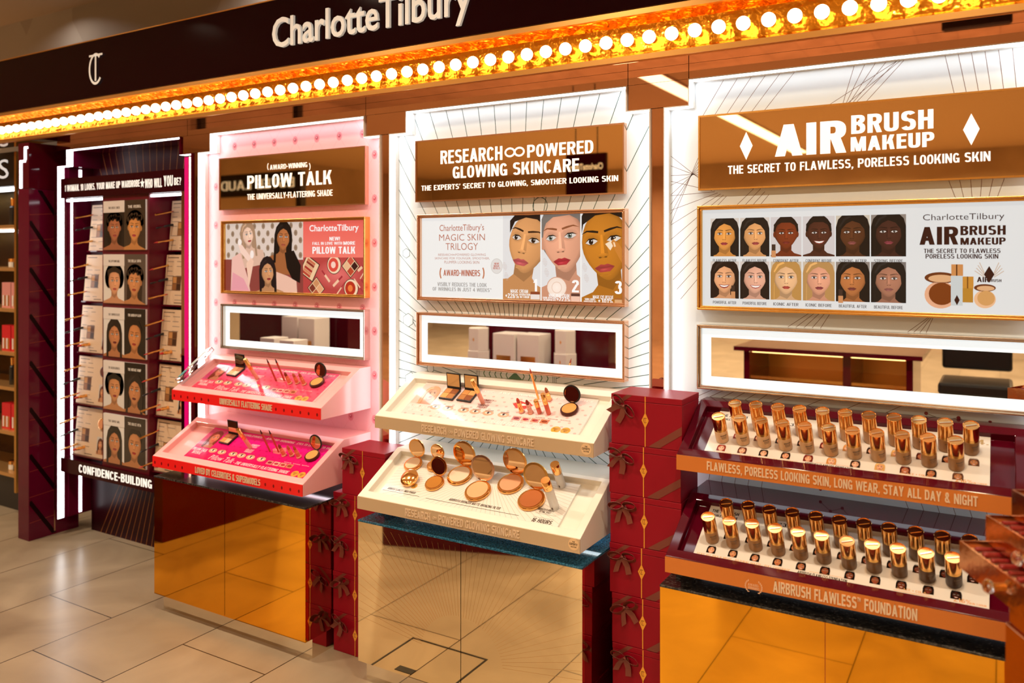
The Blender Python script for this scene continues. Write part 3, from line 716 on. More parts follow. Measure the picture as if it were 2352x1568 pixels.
# ------------------------------------------------------------------ poster artwork
PY = 2.7215
def A(px, py): return at(px, py, PY)
def ptx(P, s, pl, pr, col, bold=.02, l=20, shear=0):
    a = A(*pl); b = A(*pr); P.text(s, a[0], a[1], b[0], b[1], col, l, bold, shear)
BRAND = 'CharlotteTilbury'
def palette_art(P, cx, cz, s, rot, cols, l=3):
    cr, sr = math.cos(rot), math.sin(rot)
    def T(a, b): return (cx+(a*cr-b*sr)*s, cz+(a*sr+b*cr)*s)
    P.poly([T(*q) for q in ((-1.1,-1.1),(1.1,-1.1),(1.1,1.1),(-1.1,1.1))], C('#2a1210'), l); P.poly([T(*q) for q in ((-1,-1),(1,-1),(1,1),(-1,1))], C('#e9c49a'), l+1)
    n = len(cols)
    if n == 4:
        for i, c in enumerate(cols):
            x = -.9+.95*(i % 2); y = -.9+.95*(i//2); P.poly([T(*q) for q in ((x,y),(x+.85,y),(x+.85,y+.85),(x,y+.85))], C(c), l+2)
    else:
        for i, c in enumerate(cols):
            x = -.9+1.8*i/n; P.poly([T(*q) for q in ((x,-.5),(x+1.6/n,-.5),(x+1.6/n,.75),(x,.75))], C(c), l+2)
def stick_art(P, a, b, w, c1, c2, l=4):
    m = (a[0]+(b[0]-a[0])*.6, a[1]+(b[1]-a[1])*.6); P.line(a, m, w, C(c1), l); P.line(m, b, w*.7, C(c2), l)
# pink bay: three women and a flat lay
t, bx = poster_frame(1, .137, 1.048, 'gold framed pink poster of three long-haired women beside a make-up flat lay', M_gold)
P = vplane(PY+.001); P.rect(*bx, C('#d9c8bd'), 0)
xd = A(696, 560)[0]
P.cl = (bx[0], bx[1], xd, bx[3])
for r in range(6):
    for q in range(9):
        x = bx[0]+.02+.06*q+(.03 if r % 2 else 0); z = bx[3]-.02-.052*r*.6
        P.ell(x, bx[3]-.015-.034*r, .012, .015, C('#a08a72'), 1, 8, cc=C('#7e5f4c'))
P.rect(bx[0], bx[1], xd, bx[1]+.15, C('#8a4038'), 1)
def inbox(px, py): return A(px, py)
# seated blonde at the left
f = A(569, 543)
lay = P.cl
P.cl = lay
def woman(P, px, py, fw, **k):
    a = A(px, py); box = P.cl; bgsave = k.pop('bgc', None)
    P2rect = P.rect; P.rect = lambda *q, **z: P; P.portrait(box, a[0], a[1], fw, **k); P.rect = P2rect
woman(P, 569, 540, .038, skin='#eec4ac', hair='#a68468', style='long', lip='#a83a3c', rot=.15, turn=.8, l=2)
a = A(548, 570)
P.poly([A(533, 592), A(552, 580), A(570, 640), A(575, 668), A(530, 668)], C('#e9b9ac'), 16); P.poly([A(572, 660), A(583, 600), A(576, 588), A(566, 605)], C('#eec4ac'), 17)
P.poly([A(535, 625), A(560, 640), A(575, 672), A(530, 672)], C('#e29aa4'), 18); P.ell(*A(551, 556), .014, .016, C('#f3e6e0'), 18, 10); P.ell(*A(579, 584), .013, .020, C('#f3e6e0'), 18, 10)
P.poly([A(547, 560), A(556, 562), A(578, 592), A(570, 600), A(553, 580)], C('#f0cfc0'), 18)
woman(P, 651, 546, .042, skin='#b06a3c', hair='#120a09', style='long', lip='#a8503c', rot=-.05, turn=.25, l=20)
P.poly([A(636, 624), A(660, 633), A(682, 645), A(684, 676), A(634, 676)], C('#e6b9a4'), 42)
P.poly([A(655, 580), A(676, 575), A(692, 610), A(690, 650), A(672, 640), A(660, 615)], C('#120a09'), 43)
woman(P, 616, 625, .041, skin='#c98f62', hair='#1c1012', style='long', lip='#8f2a2e', rot=.05, turn=.7, l=46)
P.cl = None
P.rect(xd, bx[1], bx[2], bx[3], C('#e8645a'), 1)
zs = A(700, 591)[1]
P.grad(xd, zs, bx[2], bx[3], C('#ef7a6c'), C('#e66258'), 2)
P.cl = (xd, bx[1], bx[2], zs)
P.rect(xd, bx[1], bx[2], zs, C('#b5433f'), 2); P.ell(*A(775, 630), .15, .07, C('#b5433f'), 3, 20, cc=C('#e0706c'))
palette_art(P, *A(711, 616), .042, 1.05, ['#b5402e', '#d08058', '#a83028', '#d8a078', '#8a2c22', '#c66a4a'], 4)
palette_art(P, *A(726, 662), .034, .75, ['#b2573a', '#e0a274', '#7c3324', '#c98a5c'], 4); palette_art(P, *A(805, 611), .034, .78, ['#b8452c', '#3a1614', '#e3b48a', '#c85540'], 4)
for px, py, c1, c2 in ((767, 608, '#d84a3c', '#f4cdbd'), (806, 662, '#b5301c', '#e87a3c')):
    a = A(px, py); P.ell(a[0], a[1], .042, .042, C('#2a1210'), 4, 24); P.ell(a[0], a[1], .039, .039, C('#f0d2b0'), 5, 24); P.ell(a[0]-.004, a[1], .030, .031, C(c1), 6, 22); P.ell(a[0]-.004, a[1], .014, .015, C(c2), 7, 16)
for a, b, w in (((757, 647), (739, 621), .011), ((765, 657), (786, 634), .012), ((772, 678), (792, 648), .006), ((827, 640), (848, 605), .005), ((813, 640), (836, 674), .006), ((846, 665), (830, 642), .012), ((822, 622), (838, 607), .012)):
    stick_art(P, A(*a), A(*b), w, '#eec2a0', '#a02c34', 5)
P.cl = None
ptx(P, BRAND, (711, 536), (824, 514), WHT, .012); ptx(P, 'NEW!', (757, 552.5), (781, 543.5), WHT, .03); ptx(P, 'FALL IN LOVE WITH', (718, 562.3), (786, 555), WHT, .02); ptx(P, 'MORE', (789, 562), (816, 554), WHT, .03)
ptx(P, 'PILLOW TALK', (718, 582.6), (816, 566), WHT, .04)
part('print', P.g, M_lit, t)
# sunburst bay: three faces
t, bx = poster_frame(2, .126, 1.048, 'rose gold framed white poster with three large numbered skincare faces', M_rose)
P = vplane(PY+.001); P.rect(*bx, C('#eceeee'), 0)
RG = C('#b5684a'); GR = C('#a5a09c')
ptx(P, 'CharlotteTilbury\u2019s', (1010, 535), (1112, 514), RG, 0); ptx(P, 'MAGIC SKIN', (1009, 553), (1114, 536.5), RG, -.008); ptx(P, 'TRILOGY', (1024, 574), (1098, 557.5), RG, -.008)
ptx(P, 'RESEARCH\u221ePOWERED GLOWING', (1007, 587.3), (1116, 582), RG, -.008); ptx(P, 'SKINCARE FOR YOUNGER, SMOOTHER,', (999, 595.9), (1125, 590.7), RG, -.008); ptx(P, 'PLUMPER LOOKING SKIN', (1021, 605), (1101, 599), RG, -.008)
ptx(P, 'AWARD-WINNERS', (1019, 633), (1103, 620), C('#b35a35'), .02)
for px, s in ((1013, 1), (1109, 0)):
    c = A(px, 627); P.ring(c[0]+(.04 if s else -.04), c[1], .048, .006, C('#c07a55'), 8, 10, math.radians(152 if s else -28), math.radians(208 if s else 28))
ptx(P, 'VISIBLY REDUCES THE LOOK', (1005, 656.5), (1118, 650), GR, .02); ptx(P, 'OF WRINKLES IN JUST 4 WEEKS\u2122', (994, 667), (1129, 662), GR, .02)
c = A(1140.5, 611); P.ell(c[0], c[1], .027, .03, C('#c9c6c3'), 2, 24); P.ell(c[0], c[1], .025, .028, C('#dedcda'), 3, 24); ptx(P, 'NEW!\nMAGIC\nREFILLS', (1133, 618), (1149, 603), C('#c0604a'), .02)
e = [A(q, 600)[0] for q in (1155, 1241, 1244, 1332.5, 1336, 1432)]
def dna(px, py):
    a = A(px, py)
    for i in range(14):
        z = a[1]-.005*i*1.1; wv = .010*math.sin(i*.45); P.line((a[0]-wv+.001*i, z), (a[0]+wv+.001*i, z), .0012, C('#cdb7ae'), 13)
def face(i, **k):
    box = (e[2*i], bx[1], e[2*i+1], bx[3]); a = A(*k.pop('at')); P.portrait(box, a[0], a[1], k.pop('fw'), bgc='#dfe0e2', l=2, **k)
face(0, at=(1212, 560), fw=.083, skin='#d79a62', hair='#1d1210', style='back', lip='#c2585a', turn=-.7, rot=-.18, feat=1.22, eye='#3a2414', brow='#3a2010')
face(1, at=(1294, 553), fw=.086, skin='#e0a283', hair='#77706a', style='short', lip='#b8303a', turn=-.5, rot=.10, feat=1.2, eye='#6c7a70', brow='#8c5232')
face(2, at=(1391, 562), fw=.094, skin='#c27a22', hair='#1b110d', style='back', lip='#b3423e', turn=-.45, rot=.12, feat=1.2, eye='#2a160c', brow='#1d0f08')
P.cl = (e[4], bx[1], e[5], bx[3]); P.poly([A(1422, 560), A(1408, 549), A(1404, 556), A(1414, 577), A(1432, 610), A(1434, 580)], C('#c98032'), 18); P.poly([A(1390, 560), A(1418, 545), A(1411, 560), A(1402, 575)], C('#f2ddc0'), 17)
P.poly([A(1408, 556), A(1412, 556), A(1415, 566), A(1411, 567)], C('#f0cfa8'), 19)
P.cl = None
for px, py in ((1158, 600), (1250, 590), (1341, 602)): dna(px, py)
c = A(1279, 660); P.ell(c[0], c[1], .043, .04, C('#cf9b80'), 16, 24); P.ell(c[0], c[1], .040, .037, C('#f0ded0'), 17, 24, cc=C('#fbeee4')); P.ring(c[0], c[1], .022, .003, C('#e5cab8'), 18, 20)
for s, l, r in (('1', (1225, 669), (1234, 641)), ('2', (1314, 671), (1330, 643)), ('3', (1412, 675), (1429, 645))): ptx(P, s, l, r, (.95, .95, .95), .04, 22)
ptx(P, 'MAGIC CREAM', (1173, 672), (1213, 665), WHT, .02, 22); ptx(P, '+226%', (1161, 684), (1192, 674), WHT, .03, 22); ptx(P, 'HYDRATION\nIN 1 HOUR', (1193, 684), (1218, 674.5), WHT, .03, 22)
ptx(P, 'MAGIC NIGHT CREAM', (1261, 681), (1308, 675), WHT, .02, 22); ptx(P, 'SKIN APPEARS\nPLUMPER BY', (1247, 691), (1279, 682), WHT, .03, 22); ptx(P, '+223%', (1279, 692), (1310, 682), WHT, .03, 22)
ptx(P, 'MAGIC EYE RESCUE', (1362, 685), (1409, 679), WHT, .02, 22); ptx(P, 'SKIN LOOKS\nSMOOTHER BY', (1341, 695), (1370, 685), WHT, .03, 22); ptx(P, '+301%', (1374, 696), (1408, 686), WHT, .03, 22)
for a, b, c1, c2 in (((1219, 687), (1240, 670), '#e8ded8', '#8c4426'), ((1312, 692), (1332, 674), '#ecc3ae', '#5c3a30'), ((1412, 696), (1430, 684), '#d8a878', '#a8662c')):
    p, q = A(*a), A(*b); P.rect(p[0], p[1], q[0], p[1]+(q[1]-p[1])*.65, C(c1), 22); P.rect(p[0], p[1]+(q[1]-p[1])*.65, q[0], q[1], C(c2), 22)
part('print', P.g, M_lit, t)
# rightmost bay: twelve portraits
t, bx = poster_frame(3, .110, 1.10, 'gold framed white poster with twelve small before and after portraits', M_gold)
P = vplane(PY+.001); P.rect(*bx, C('#dcdfe0'), 0)
cols = [(1632, 1697), (1700, 1767), (1770, 1840.5), (1844, 1917), (1920, 1997.5), (2000.5, 2081)]
caps = ['FLAWLESS', 'CONFIDENT', 'STRONG', 'POWERFUL', 'ICONIC', 'BEAUTIFUL']
sk = [('#dd9446', '#15100f', 'long', '#a03a3c', '#cfc6bd'), ('#dc9d62', '#17110f', 'long', '#a24440', '#cfc6bd'), ('#7c3416', '#1c0f0a', 'short', '#7c2c22', '#cdc8c8'), ('#4f281a', '#150c09', 'short', '#8a3c34', '#cdc8c8'), ('#573019', '#120c0a', 'long', '#8a4a44', '#c9bfae'), ('#43231a', '#110c0b', 'long', '#8c3c44', '#8a8078'),
      ('#e2a375', '#1d0f0c', 'long', '#8c2026', '#cfc6c0'), ('#dfa78c', '#1b1311', 'long', '#ad5a52', '#cfc6c0'), ('#e3b384', '#b98a4a', 'wavy', '#b0483c', '#c8b9a4'), ('#dd9c7c', '#b58a52', 'wavy', '#8c3c40', '#c8b9a4'), ('#b5703e', '#14100e', 'long', '#7c3c34', '#8a8078'), ('#a8735a', '#171413', 'long', '#945a52', '#77706c')]
zr = [(A(1632, 502)[1], A(1632, 588.5)[1]), (A(1632, 600)[1], A(1632, 684)[1])]
for r in range(2):
    for i in range(6):
        s = sk[r*6+i]; x0, x1 = A(cols[i][0], 540)[0], A(cols[i][1], 540)[0]; zt, zb = zr[r]
        fw = (x1-x0)*(.39 if s[2] != 'short' else .36)
        P.portrait((x0, zb, x1, zt), (x0+x1)/2, zb+(zt-zb)*.56, fw, s[0], s[1], s[2], s[3], s[4], turn=(-.15, .3, .1, .2, -.2, .1)[i], smile=(r*6+i in (3, 6, 7)), l=1)
        tcap = caps[(i//2)+3*r]+(' AFTER' if i % 2 == 0 else ' BEFORE'); wd = (x1-x0)*.82; xm = (x0+x1)/2
        P.text(tcap, xm-wd/2, zb-.0185, xm+wd/2, zb-.009, C('#5a5250'), 20, .008)
def bottle_art(px, py):
    a = A(px, py); P.rect(a[0]-.007, a[1]-.018, a[0]+.007, a[1]+.004, C('#c98c5c'), 20); P.rect(a[0]-.006, a[1]+.004, a[0]+.006, a[1]+.024, C('#3c2a22'), 20)
bottle_art(1684, 672); bottle_art(1777, 578); bottle_art(1931, 682)
ptx(P, BRAND, (2120, 510.5), (2307, 488), C('#3a2420'), -.004); BR = C('#33120c')
ptx(P, 'AIR', (2112, 562), (2201, 520), BR, .05); ptx(P, 'BRUSH', (2206, 540), (2310, 517), BR, .045); ptx(P, 'MAKEUP', (2206, 562), (2310, 545), BR, .045)
ptx(P, 'THE SECRET TO FLAWLESS', (2122, 581), (2298, 570.5), BR, .02); ptx(P, 'PORELESS LOOKING SKIN', (2126, 593.5), (2293, 583), BR, .02)
# product picture
def cmp(px, py, r, c, rim, op):
    a = A(px, py); P.ell(a[0], a[1]+r*1.25, r*1.05, r*.42, C('#6a3414'), 3, 24); P.ell(a[0]+.002, a[1]+r*1.2, r*.85, r*.28, C('#d9a87a'), 4, 24)
    P.ell(a[0], a[1], r*1.05, r, C(rim), 3, 26); P.ell(a[0]+.003, a[1]+.003, r*.84, r*.82, C(c), 5, 24)
cmp(2160, 677, .040, '#7a3a10', '#e0a884', 1); cmp(2262, 687, .026, '#cf9a5c', '#e6b78c', 1)
def bx2(px0, py0, px1, py1, c, l, cc=None):
    a, b = A(px0, py1), A(px1, py0); P.rect(a[0], a[1], b[0], b[1], C(c), l)
    if cc: w_ = b[0]-a[0]; P.rect(a[0]+w_*.4, a[1], a[0]+w_*.52, b[1], C(cc), l+1)
bx2(2185, 607, 2212, 633, '#c98a50', 8, '#5c3418'); bx2(2184, 633, 2211, 701, '#c5cccd', 8); bx2(2211, 635, 2236, 662, '#c68a36', 9, '#7a4a14'); bx2(2211, 662, 2235, 694, '#b5812c', 9)
a = A(2198, 689); P.poly([(a[0]-.007, a[1]), (a[0], a[1]+.015), (a[0]+.007, a[1]), (a[0], a[1]-.015)], BR, 12)
a = A(2272, 630); P.poly([(a[0]-.013, a[1]), (a[0], a[1]+.024), (a[0]+.013, a[1]), (a[0], a[1]-.024)], BR, 12)
for sg in (-1, 1):
    for j in range(4): P.line((a[0]+sg*.012, a[1]-.008+.004*j), (a[0]+sg*(.036-.004*j), a[1]+.010+.008*j), .0022, C('#c9b3a0'), 8)
ptx(P, 'AIR', (2244, 647.5), (2272, 636), BR, .03, 14); ptx(P, 'BRUSH', (2270, 647), (2300, 641), BR, .03, 14)
part('print', P.g, M_lit, t)
# ------------------------------------------------------------------ the deep maroon bay of looks
def wardrobe():
    k = 0; L = LX(0); yb = 2.885; zb = .11
    def art(P, L):
        P.cl = (L+.005, zb, L+1.147, 2.19); cx = L+.6; col = C('#c9824a')
        for i in range(-9, 10):
            P.line((cx+i*.052, 1.98), (cx+i*.062, 2.20), .0026, col, 1)
    t = bay(0, zb, yb, C('#3a0310'), 'deep maroon display bay with five rows of looks, gold rays above', M_maroonwall, art, facemat=mat('maroon_print', rough=.34, colattr=True, spec=.15))
    # lining: left cheek with light line (glowing end pieces mimic the strip's reflection), right mirror edge and magenta line
    g = G().box(L+.0045, L+.012, 2.7402, yb, zb, 2.10); part('side_lining', g, M_maroonwall, t)
    part('line_and_reflection', G().box(L+.0122, L+.0152, 2.752, 2.762, .385, 1.92).box(L+.0122, L+.0152, 2.80, 2.816, .12, .375).box(L+.0122, L+.0152, 2.80, 2.816, 2.04, 2.095), M_led, t)
    part('mirror_edge', G().box(L+1.050, L+1.092, 2.70, 2.715, .4625, 1.9215), M_bronze, t)
    part('magenta_edge', G().box(L+1.095, L+1.125, 2.684, 2.71, .11, 2.09), M_ledmag, t)
    part('edge_stripe', G().box(L+1.1255, L+1.131, 2.684, 2.71, .11, 2.09), M_rose, t)
    # centre spine carrying the portraits
    part('spine', G().box(L+.395, L+.795, 2.70, yb-.001, .4625, 1.9215), mat('spine_maroon', (.10, .002, .010), .3), t)
    for j in range(5):
        z = 1.668-.288*j
        part('shelf_back', G().box(L+.03, L+.394, 2.862, 2.884, z-.04, z+.245).box(L+.796, L+1.06, 2.862, 2.884, z-.04, z+.245), mat('shelf_maroon', (.03, .001, .006), .5), t)
    # light bars above the two product columns
    for x0, x1 in ((L+.05, L+.392), (L+.80, L+1.045)): part('shelf_light', G().box(x0, x1, 2.705, 2.722, 1.905, 1.917), M_led, t)
    # lower panel with gold rays
    P = vplane(2.872); P.cl = (L+.02, .0, L+1.12, .40); P.rect(L+.02, 0, L+1.12, .40, C('#2c020b'), 0); cx = L+.85
    for i in range(-16, 8): P.line((cx+i*.030, .44), (cx+i*.047, -.02), .0026, C('#b9743c'), 1)
    part('plinth_panel', P.g, MATS['maroon_print'], t)
    return t
wardrobe()
def bar(z0, z1, label, txt, bold):
    L = LX(0); t = thing('lettered_bar', (L+.6, 2.69, z0), label, 'sign')
    part('bar', G().box(L+.028, L+1.0945, 2.684, 2.76, z0, z1), M_bardark, t)
    P = vplane(2.6835)
    for s, a_, b_ in txt:
        a = at(a_[0], a_[1], 2.6835); b = at(b_[0], b_[1], 2.6835); P.text(s, a[0], a[1], b[0], b[1], (.85, .9, .95), 3, bold)
    return t, P
t, P = bar(1.922, 2.034, 'dark bar lettered about one woman and ten looks across the top of the maroon bay', [('1 WOMAN. 10 LOOKS. YOUR MAKE UP WARDROBE', (149, 440), (321, 412.5)), ('WHO WILL', (333, 432), (372, 408.5)), ('YOU', (376, 428), (397, 402)), ('BE?', (400, 425), (416, 407))], .04)
a = at(327, 421, 2.6835)
P.poly([q for i in range(5) for q in ((a[0]+.019*math.sin(2*math.pi*i/5), a[1]+.028*math.cos(2*math.pi*i/5)), (a[0]+.008*math.sin(2*math.pi*(i+.5)/5), a[1]+.011*math.cos(2*math.pi*(i+.5)/5)))], (.85, .9, .95), 3)
part('lettering', P.g, M_hletter, t)
t, P = bar(.383, .462, 'dark bar lettered confidence-building at the foot of the maroon bay', [], .045)
a = at(181, 1092, 2.6835); b = at(349, 1094, 2.6835)
P = vplane(2.6835); wa = bbox2(glyphs('CONFIDENCE-BUILDING', .045)[0]); wb = bbox2(glyphs('CONFIDENCE-BUILDING LOOKS', .045)[0])
P.text('CONFIDENCE-BUILDING', a[0], .402, b[0], .446, (.85, .9, .95), 3, .045); part('lettering', P.g, M_hletter, t)
P = vplane(2.6835); P.text('I', b[0]+.022, .402, b[0]+.031, .446, (.85, .9, .95), 3, .045)
part('lettering', P.g, M_hletter, t)
# five double portraits
LOOKS = [(('#a86a4c', '#0e0b0b', 'fluffy', '#9c4a48', '#1a1616'), ('#c98a52', '#3a2c22', 'fluffy', '#a83c4c', '#3c3026'), '#18120f'),
         (('#cf9570', '#1c1512', 'afro', '#b3524c', '#d8d4d0'), ('#c08356', '#2c211b', 'fluffy', '#9c3c34', '#544942'), '#3a2e28'),
         (('#b97a52', '#0f0b0b', 'long', '#6c2428', '#d8d6d6'), ('#bd7c4c', '#120d0c', 'back', '#9c3430', '#14100f'), '#15110f'),
         (('#c08458', '#0d0a0a', 'afro', '#8c2c30', '#cfcac8'), ('#b5774e', '#1c1514', 'long', '#5c1c22', '#120e0e'), '#14100f'),
         (('#b67850', '#0c0a0a', 'long', '#9c4444', '#dad8d8'), ('#b97c50', '#15100f', 'back', '#a02428', '#2c2521'), '#1c1613')]
NAMES = [('THE ROCK CHICK', 'THE REBEL'), ('THE UPTOWN GIRL', 'THE BELLA SOFIA'), ('THE SOPHISTICATE', 'THE QUEEN OF GLOW'), ('THE GOLDEN GODDESS', 'THE VINTAGE VAMP'), ('THE SUPER GIRL', 'THE DOLCE VITA')]
ORD = ['topmost', 'second from top', 'middle', 'fourth from top', 'lowest']
for j in range(5):
    z1 = 1.893-.2855*j; z0 = z1-.262; x0, x1 = -4.175, -3.815; xm = (x0+x1)/2
    t = thing('portrait_board', ((x0+x1)/2, 2.70, z0), '%s double portrait board of women on the maroon bay' % ORD[j], 'poster', 'portrait boards on the maroon bay')
    part('board', G().box(x0, x1, 2.690, 2.6995, z0, z1), M_white, t)
    P = vplane(2.6896); a, b, tail = LOOKS[j]
    P.portrait((x0, z0, xm, z1), x0+.095, z0+.115, .050, a[0], a[1], a[2], a[3], a[4], turn=.35, l=0, eye='#2a1c14')
    P.portrait((xm, z0, x1, z1), xm+.09, z0+.115, .052, b[0], b[1], b[2], b[3], b[4], turn=-.2, l=0, rot=-.05, eye='#2a1c14')
    P.rect(x0, z1-.062, x0+.185, z1, C('#d9d2d0'), 15); P.text(NAMES[j][0], x0+.045, z1-.043, x0+.145, z1-.031, C('#2c2220'), 17, .02); P.text(NAMES[j][1], xm+.035, z1-.042, xm+.145, z1-.028, C('#e8e2dc'), 17, .02)
    part('print', P.g, M_card, t)
# tester cards leaning on the shelves, with pencils and brushes standing out of them
def pencil_proto():
    t = thing('make_up_pencil', (0, 0, 0), 'slim copper make-up pencil', 'make-up', 'copper pencils standing out of the tester cards')
    part('barrel', G().tube([(0, 0, 0), (0, 0, .095)], .0048, 10), M_cap, t, True, True); part('tip', G().lathe([(.0046, .0951), (.001, .115)], 10), mat('lip_red', (.5, .03, .02), .4), t, True, True); part('band', G().lathe([(.0055, .0), (.0055, .02)], 10), M_gold, t, True, True); return t
def mascara_proto():
    t = thing('mascara_wand', (0, 0, 0), 'black mascara wand', 'make-up', 'black wands standing out of the tester cards')
    part('handle', G().lathe([(.0062, 0), (.0062, .05), (.003, .055)], 10), M_dark, t, True, True); part('brush', G().lathe([(.0015, .0551), (.0015, .07), (.0045, .075), (.0045, .1), (.001, .105)], 8), M_dark, t, True, True); return t
def lipstick_proto():
    t = thing('lipstick', (0, 0, 0), 'rose gold lipstick', 'make-up', 'lipsticks standing out of the tester cards')
    part('case', G().lathe([(.009, 0), (.009, .035), (.0075, .0352), (.0075, .05)], 12), M_cap, t, True, True); part('bullet', G().lathe([(.006, .0501), (.006, .062), (.002, .070)], 10), mat('lip_red', (.5, .03, .02), .4), t, True, True); return t
PEN, MAS, LIP = pencil_proto(), mascara_proto(), lipstick_proto()
used = set()
def put(proto, M, label):
    if proto.name not in used:
        used.add(proto.name); proto.matrix_world = M; proto['label'] = label; return proto
    return dup(proto, M, label)
for j in range(5):
    for side in (0, 1):
        L = LX(0); z1 = 1.893-.2855*j; z0 = z1-.268
        x0, x1 = ((L+.095, L+.375), (L+.806, L+1.048))[side]
        sd = ('left', 'right')[side]
        where = '%s %s tester card' % (sd, ORD[j])
        yc = (2.808, 2.775, 2.75, 2.732, 2.720)[j]; ang = math.radians(5); h = .262; up = Vector((0, math.sin(ang), math.cos(ang))); nn = Vector((0, -math.cos(ang), math.sin(ang))); o = Vector((x0, yc, z0+.004))
        t = thing('tester_card', ((x0+x1)/2, yc, z0), '%s tester card in the %s column of the maroon bay' % (ORD[j], sd), 'display card', 'tester cards on the maroon bay')
        MM = Matrix((( 1, 0, 0, o.x), (0, nn.y, up.y, o.y), (0, nn.z, up.z, o.z), (0, 0, 0, 1)))     # local: x across, y out of card, z up card
        g = G(); g.M = MM; g.box(0, x1-x0, -.008, 0, 0, h); part('card', g, mat('card_cream', (.60, .44, .30), .4), t)
        P = Print(o, (1, 0, 0), up, nn); W = x1-x0; rg = random.Random(j*2+side)
        P.rect(.0005, .0005, W-.0005, h-.0005, C('#cdb094'), 1); P.rect(.012, h-.017, .10, h-.013, C('#3a2c26'), 2)
        for r in range(9):
            for q in range(2):
                if rg.random() < .8: P.rect(.012+.075*q, h-.038-.025*r, .05+.075*q+.02*rg.random(), h-.034-.025*r, C('#8a7a70'), 2); 
        P.rect(.06, .075, .13, .15, C('#6a4a34'), 3)
        for q in range(4): P.rect(.064+.033*(q % 2), .079+.035*(q//2), .093+.033*(q % 2), .110+.035*(q//2), C(['#8a5a34', '#3c2418', '#b5804c', '#59361f'][q]), 4)
        if W > .25 or side: P.portrait((W-.075, .02, W-.01, .115), W-.042, .075, .018, '#c98a62', ('#5a3320', '#1c1210')[rg.random() < .5], 'long', l=3)
        P.rect(W*.35, .009, W*.6, .013, C('#3a2c26'), 2)
        part('print', P.g, M_print, t)
        g = G(); g.M = MM; g.box(.002, x1-x0-.002, -.02, .012, -.008, -.001); part('ledge', g, M_maroon, t)
        cpos = (W-.035, h-.075)
        g = G(); g.M = MM @ Matrix.Translation((cpos[0], .0006, cpos[1])) @ Matrix.Rotation(-math.pi/2, 4, 'X'); g.lathe([(.030, 0), (.030, .008), (.027, .010)], 24)
        c = thing('powder_compact', MM @ Vector((cpos[0], 0, cpos[1])), 'round powder compact on the '+where, 'compact', 'compacts on the tester cards'); part('case', g, M_dark if j == 3 else M_cap, c, True)
        g = G(); g.M = MM @ Matrix.Translation((cpos[0], .0110, cpos[1])) @ Matrix.Rotation(-math.pi/2, 4, 'X'); g.lathe([(.024, 0), (.024, .001)], 20)
        part('pan', g, powder(['#d98a5c', '#b5502c', '#c9743c', '#5c2c1c', '#cf8a5c'][j]), c, True)
        def stick(proto, x, z, tilt, lab, flip=False, push=0.0):
            R = Matrix.Rotation(-math.pi/2, 4, 'X')    # local z -> card +y (outwards)
            M = MM @ Matrix.Translation((x, push, z)) @ R @ Matrix.Rotation(tilt, 4, 'X')
            if flip: M = M @ Matrix.Translation((0, 0, .112)) @ Matrix.Rotation(math.pi, 4, 'X')
            put(proto, M, lab)
        stick(PEN, .018, h-.055, -.3, 'copper pencil sticking out near the top of the '+where, j % 2 == 0, .001)
        stick(MAS, .020, .135, -.3, 'black wand sticking out of the middle of the '+where, False, .001)
        stick(PEN, .030, .055, -.25, 'copper pencil sticking out near the foot of the '+where, j % 2 == 1, .001)
        if j >= 2: stick(LIP, .095, .045, -.15, 'lipstick standing out near the foot of the '+where, False, .001)
# ------------------------------------------------------------------ cabinets and worktops
TA = math.atan(.564); ca, sa = math.cos(TA), math.sin(TA)
NAMEK = {1: 'pink bay', 2: 'sunburst bay', 3: 'rightmost bay'}
def cabinet(k, door, label, top_m, top_label, lines=False):
    L = LX(k); x0, x1 = L+.124, L+1.053; y0 = 2.35
    if k == 3: x0, x1 = L+.112, L+1.053
    t = thing('mirror_cabinet', ((x0+x1)/2, y0, 0), label, 'cabinet', 'mirrored base cabinets')
    part('carcass', G().box(x0, x1, y0+.019, 2.672, .085, .606), mat('side_mirror', (.62, .45, .36), .02, metal=1), t)
    part('plinth', G().box(x0-.002, x1-.012, y0+.05, 2.66, 0, .0845), M_plinth, t)
    xm = (x0+x1)/2
    for a, b in ((x0, xm-.0012), (xm+.0012, x1)):
        d = part('door', G().box(a, b, y0, y0+.018, .085, .606), door, t)
        if lines:
            P = vplane(y0-.0002); P.cl = (a+.002, .087, b-.002, .592); cx, cz = xm, .20
            for i in range(-24, 25):
                an = math.pi/2+i*math.pi/52; r0, r1 = .17, .62
                P.line((cx+r0*math.cos(an), cz+r0*math.sin(an)*.9), (cx+r1*math.cos(an), cz+r1*math.sin(an)), .0012, (.8, .6, .3), 1)
            if P.g.v: sub('etched_line', P.g, mat('etched_gold', (1.0, .74, .40), .14, metal=1), d, t)
    w_ = solo('worktop', G().box(x0-.001, x1+.001, y0-.002, 2.7385, .6064, .6135), top_m, top_label, 'worktop', 'stone worktops on the cabinets'); bev(w_, .0012)
cabinet(1, M_doorgold, 'orange gold mirrored two-door cabinet under the pink bay', M_stone, 'dark stone worktop under the pink bay', False)
cabinet(2, M_doorchamp, 'champagne mirrored two-door cabinet under the sunburst bay', M_stonereflect, 'stone worktop with blue reflection in its colour under the sunburst bay', True)
cabinet(3, M_doorgold, 'orange gold mirrored two-door cabinet under the rightmost bay', M_stone, 'dark stone worktop under the rightmost bay', False)
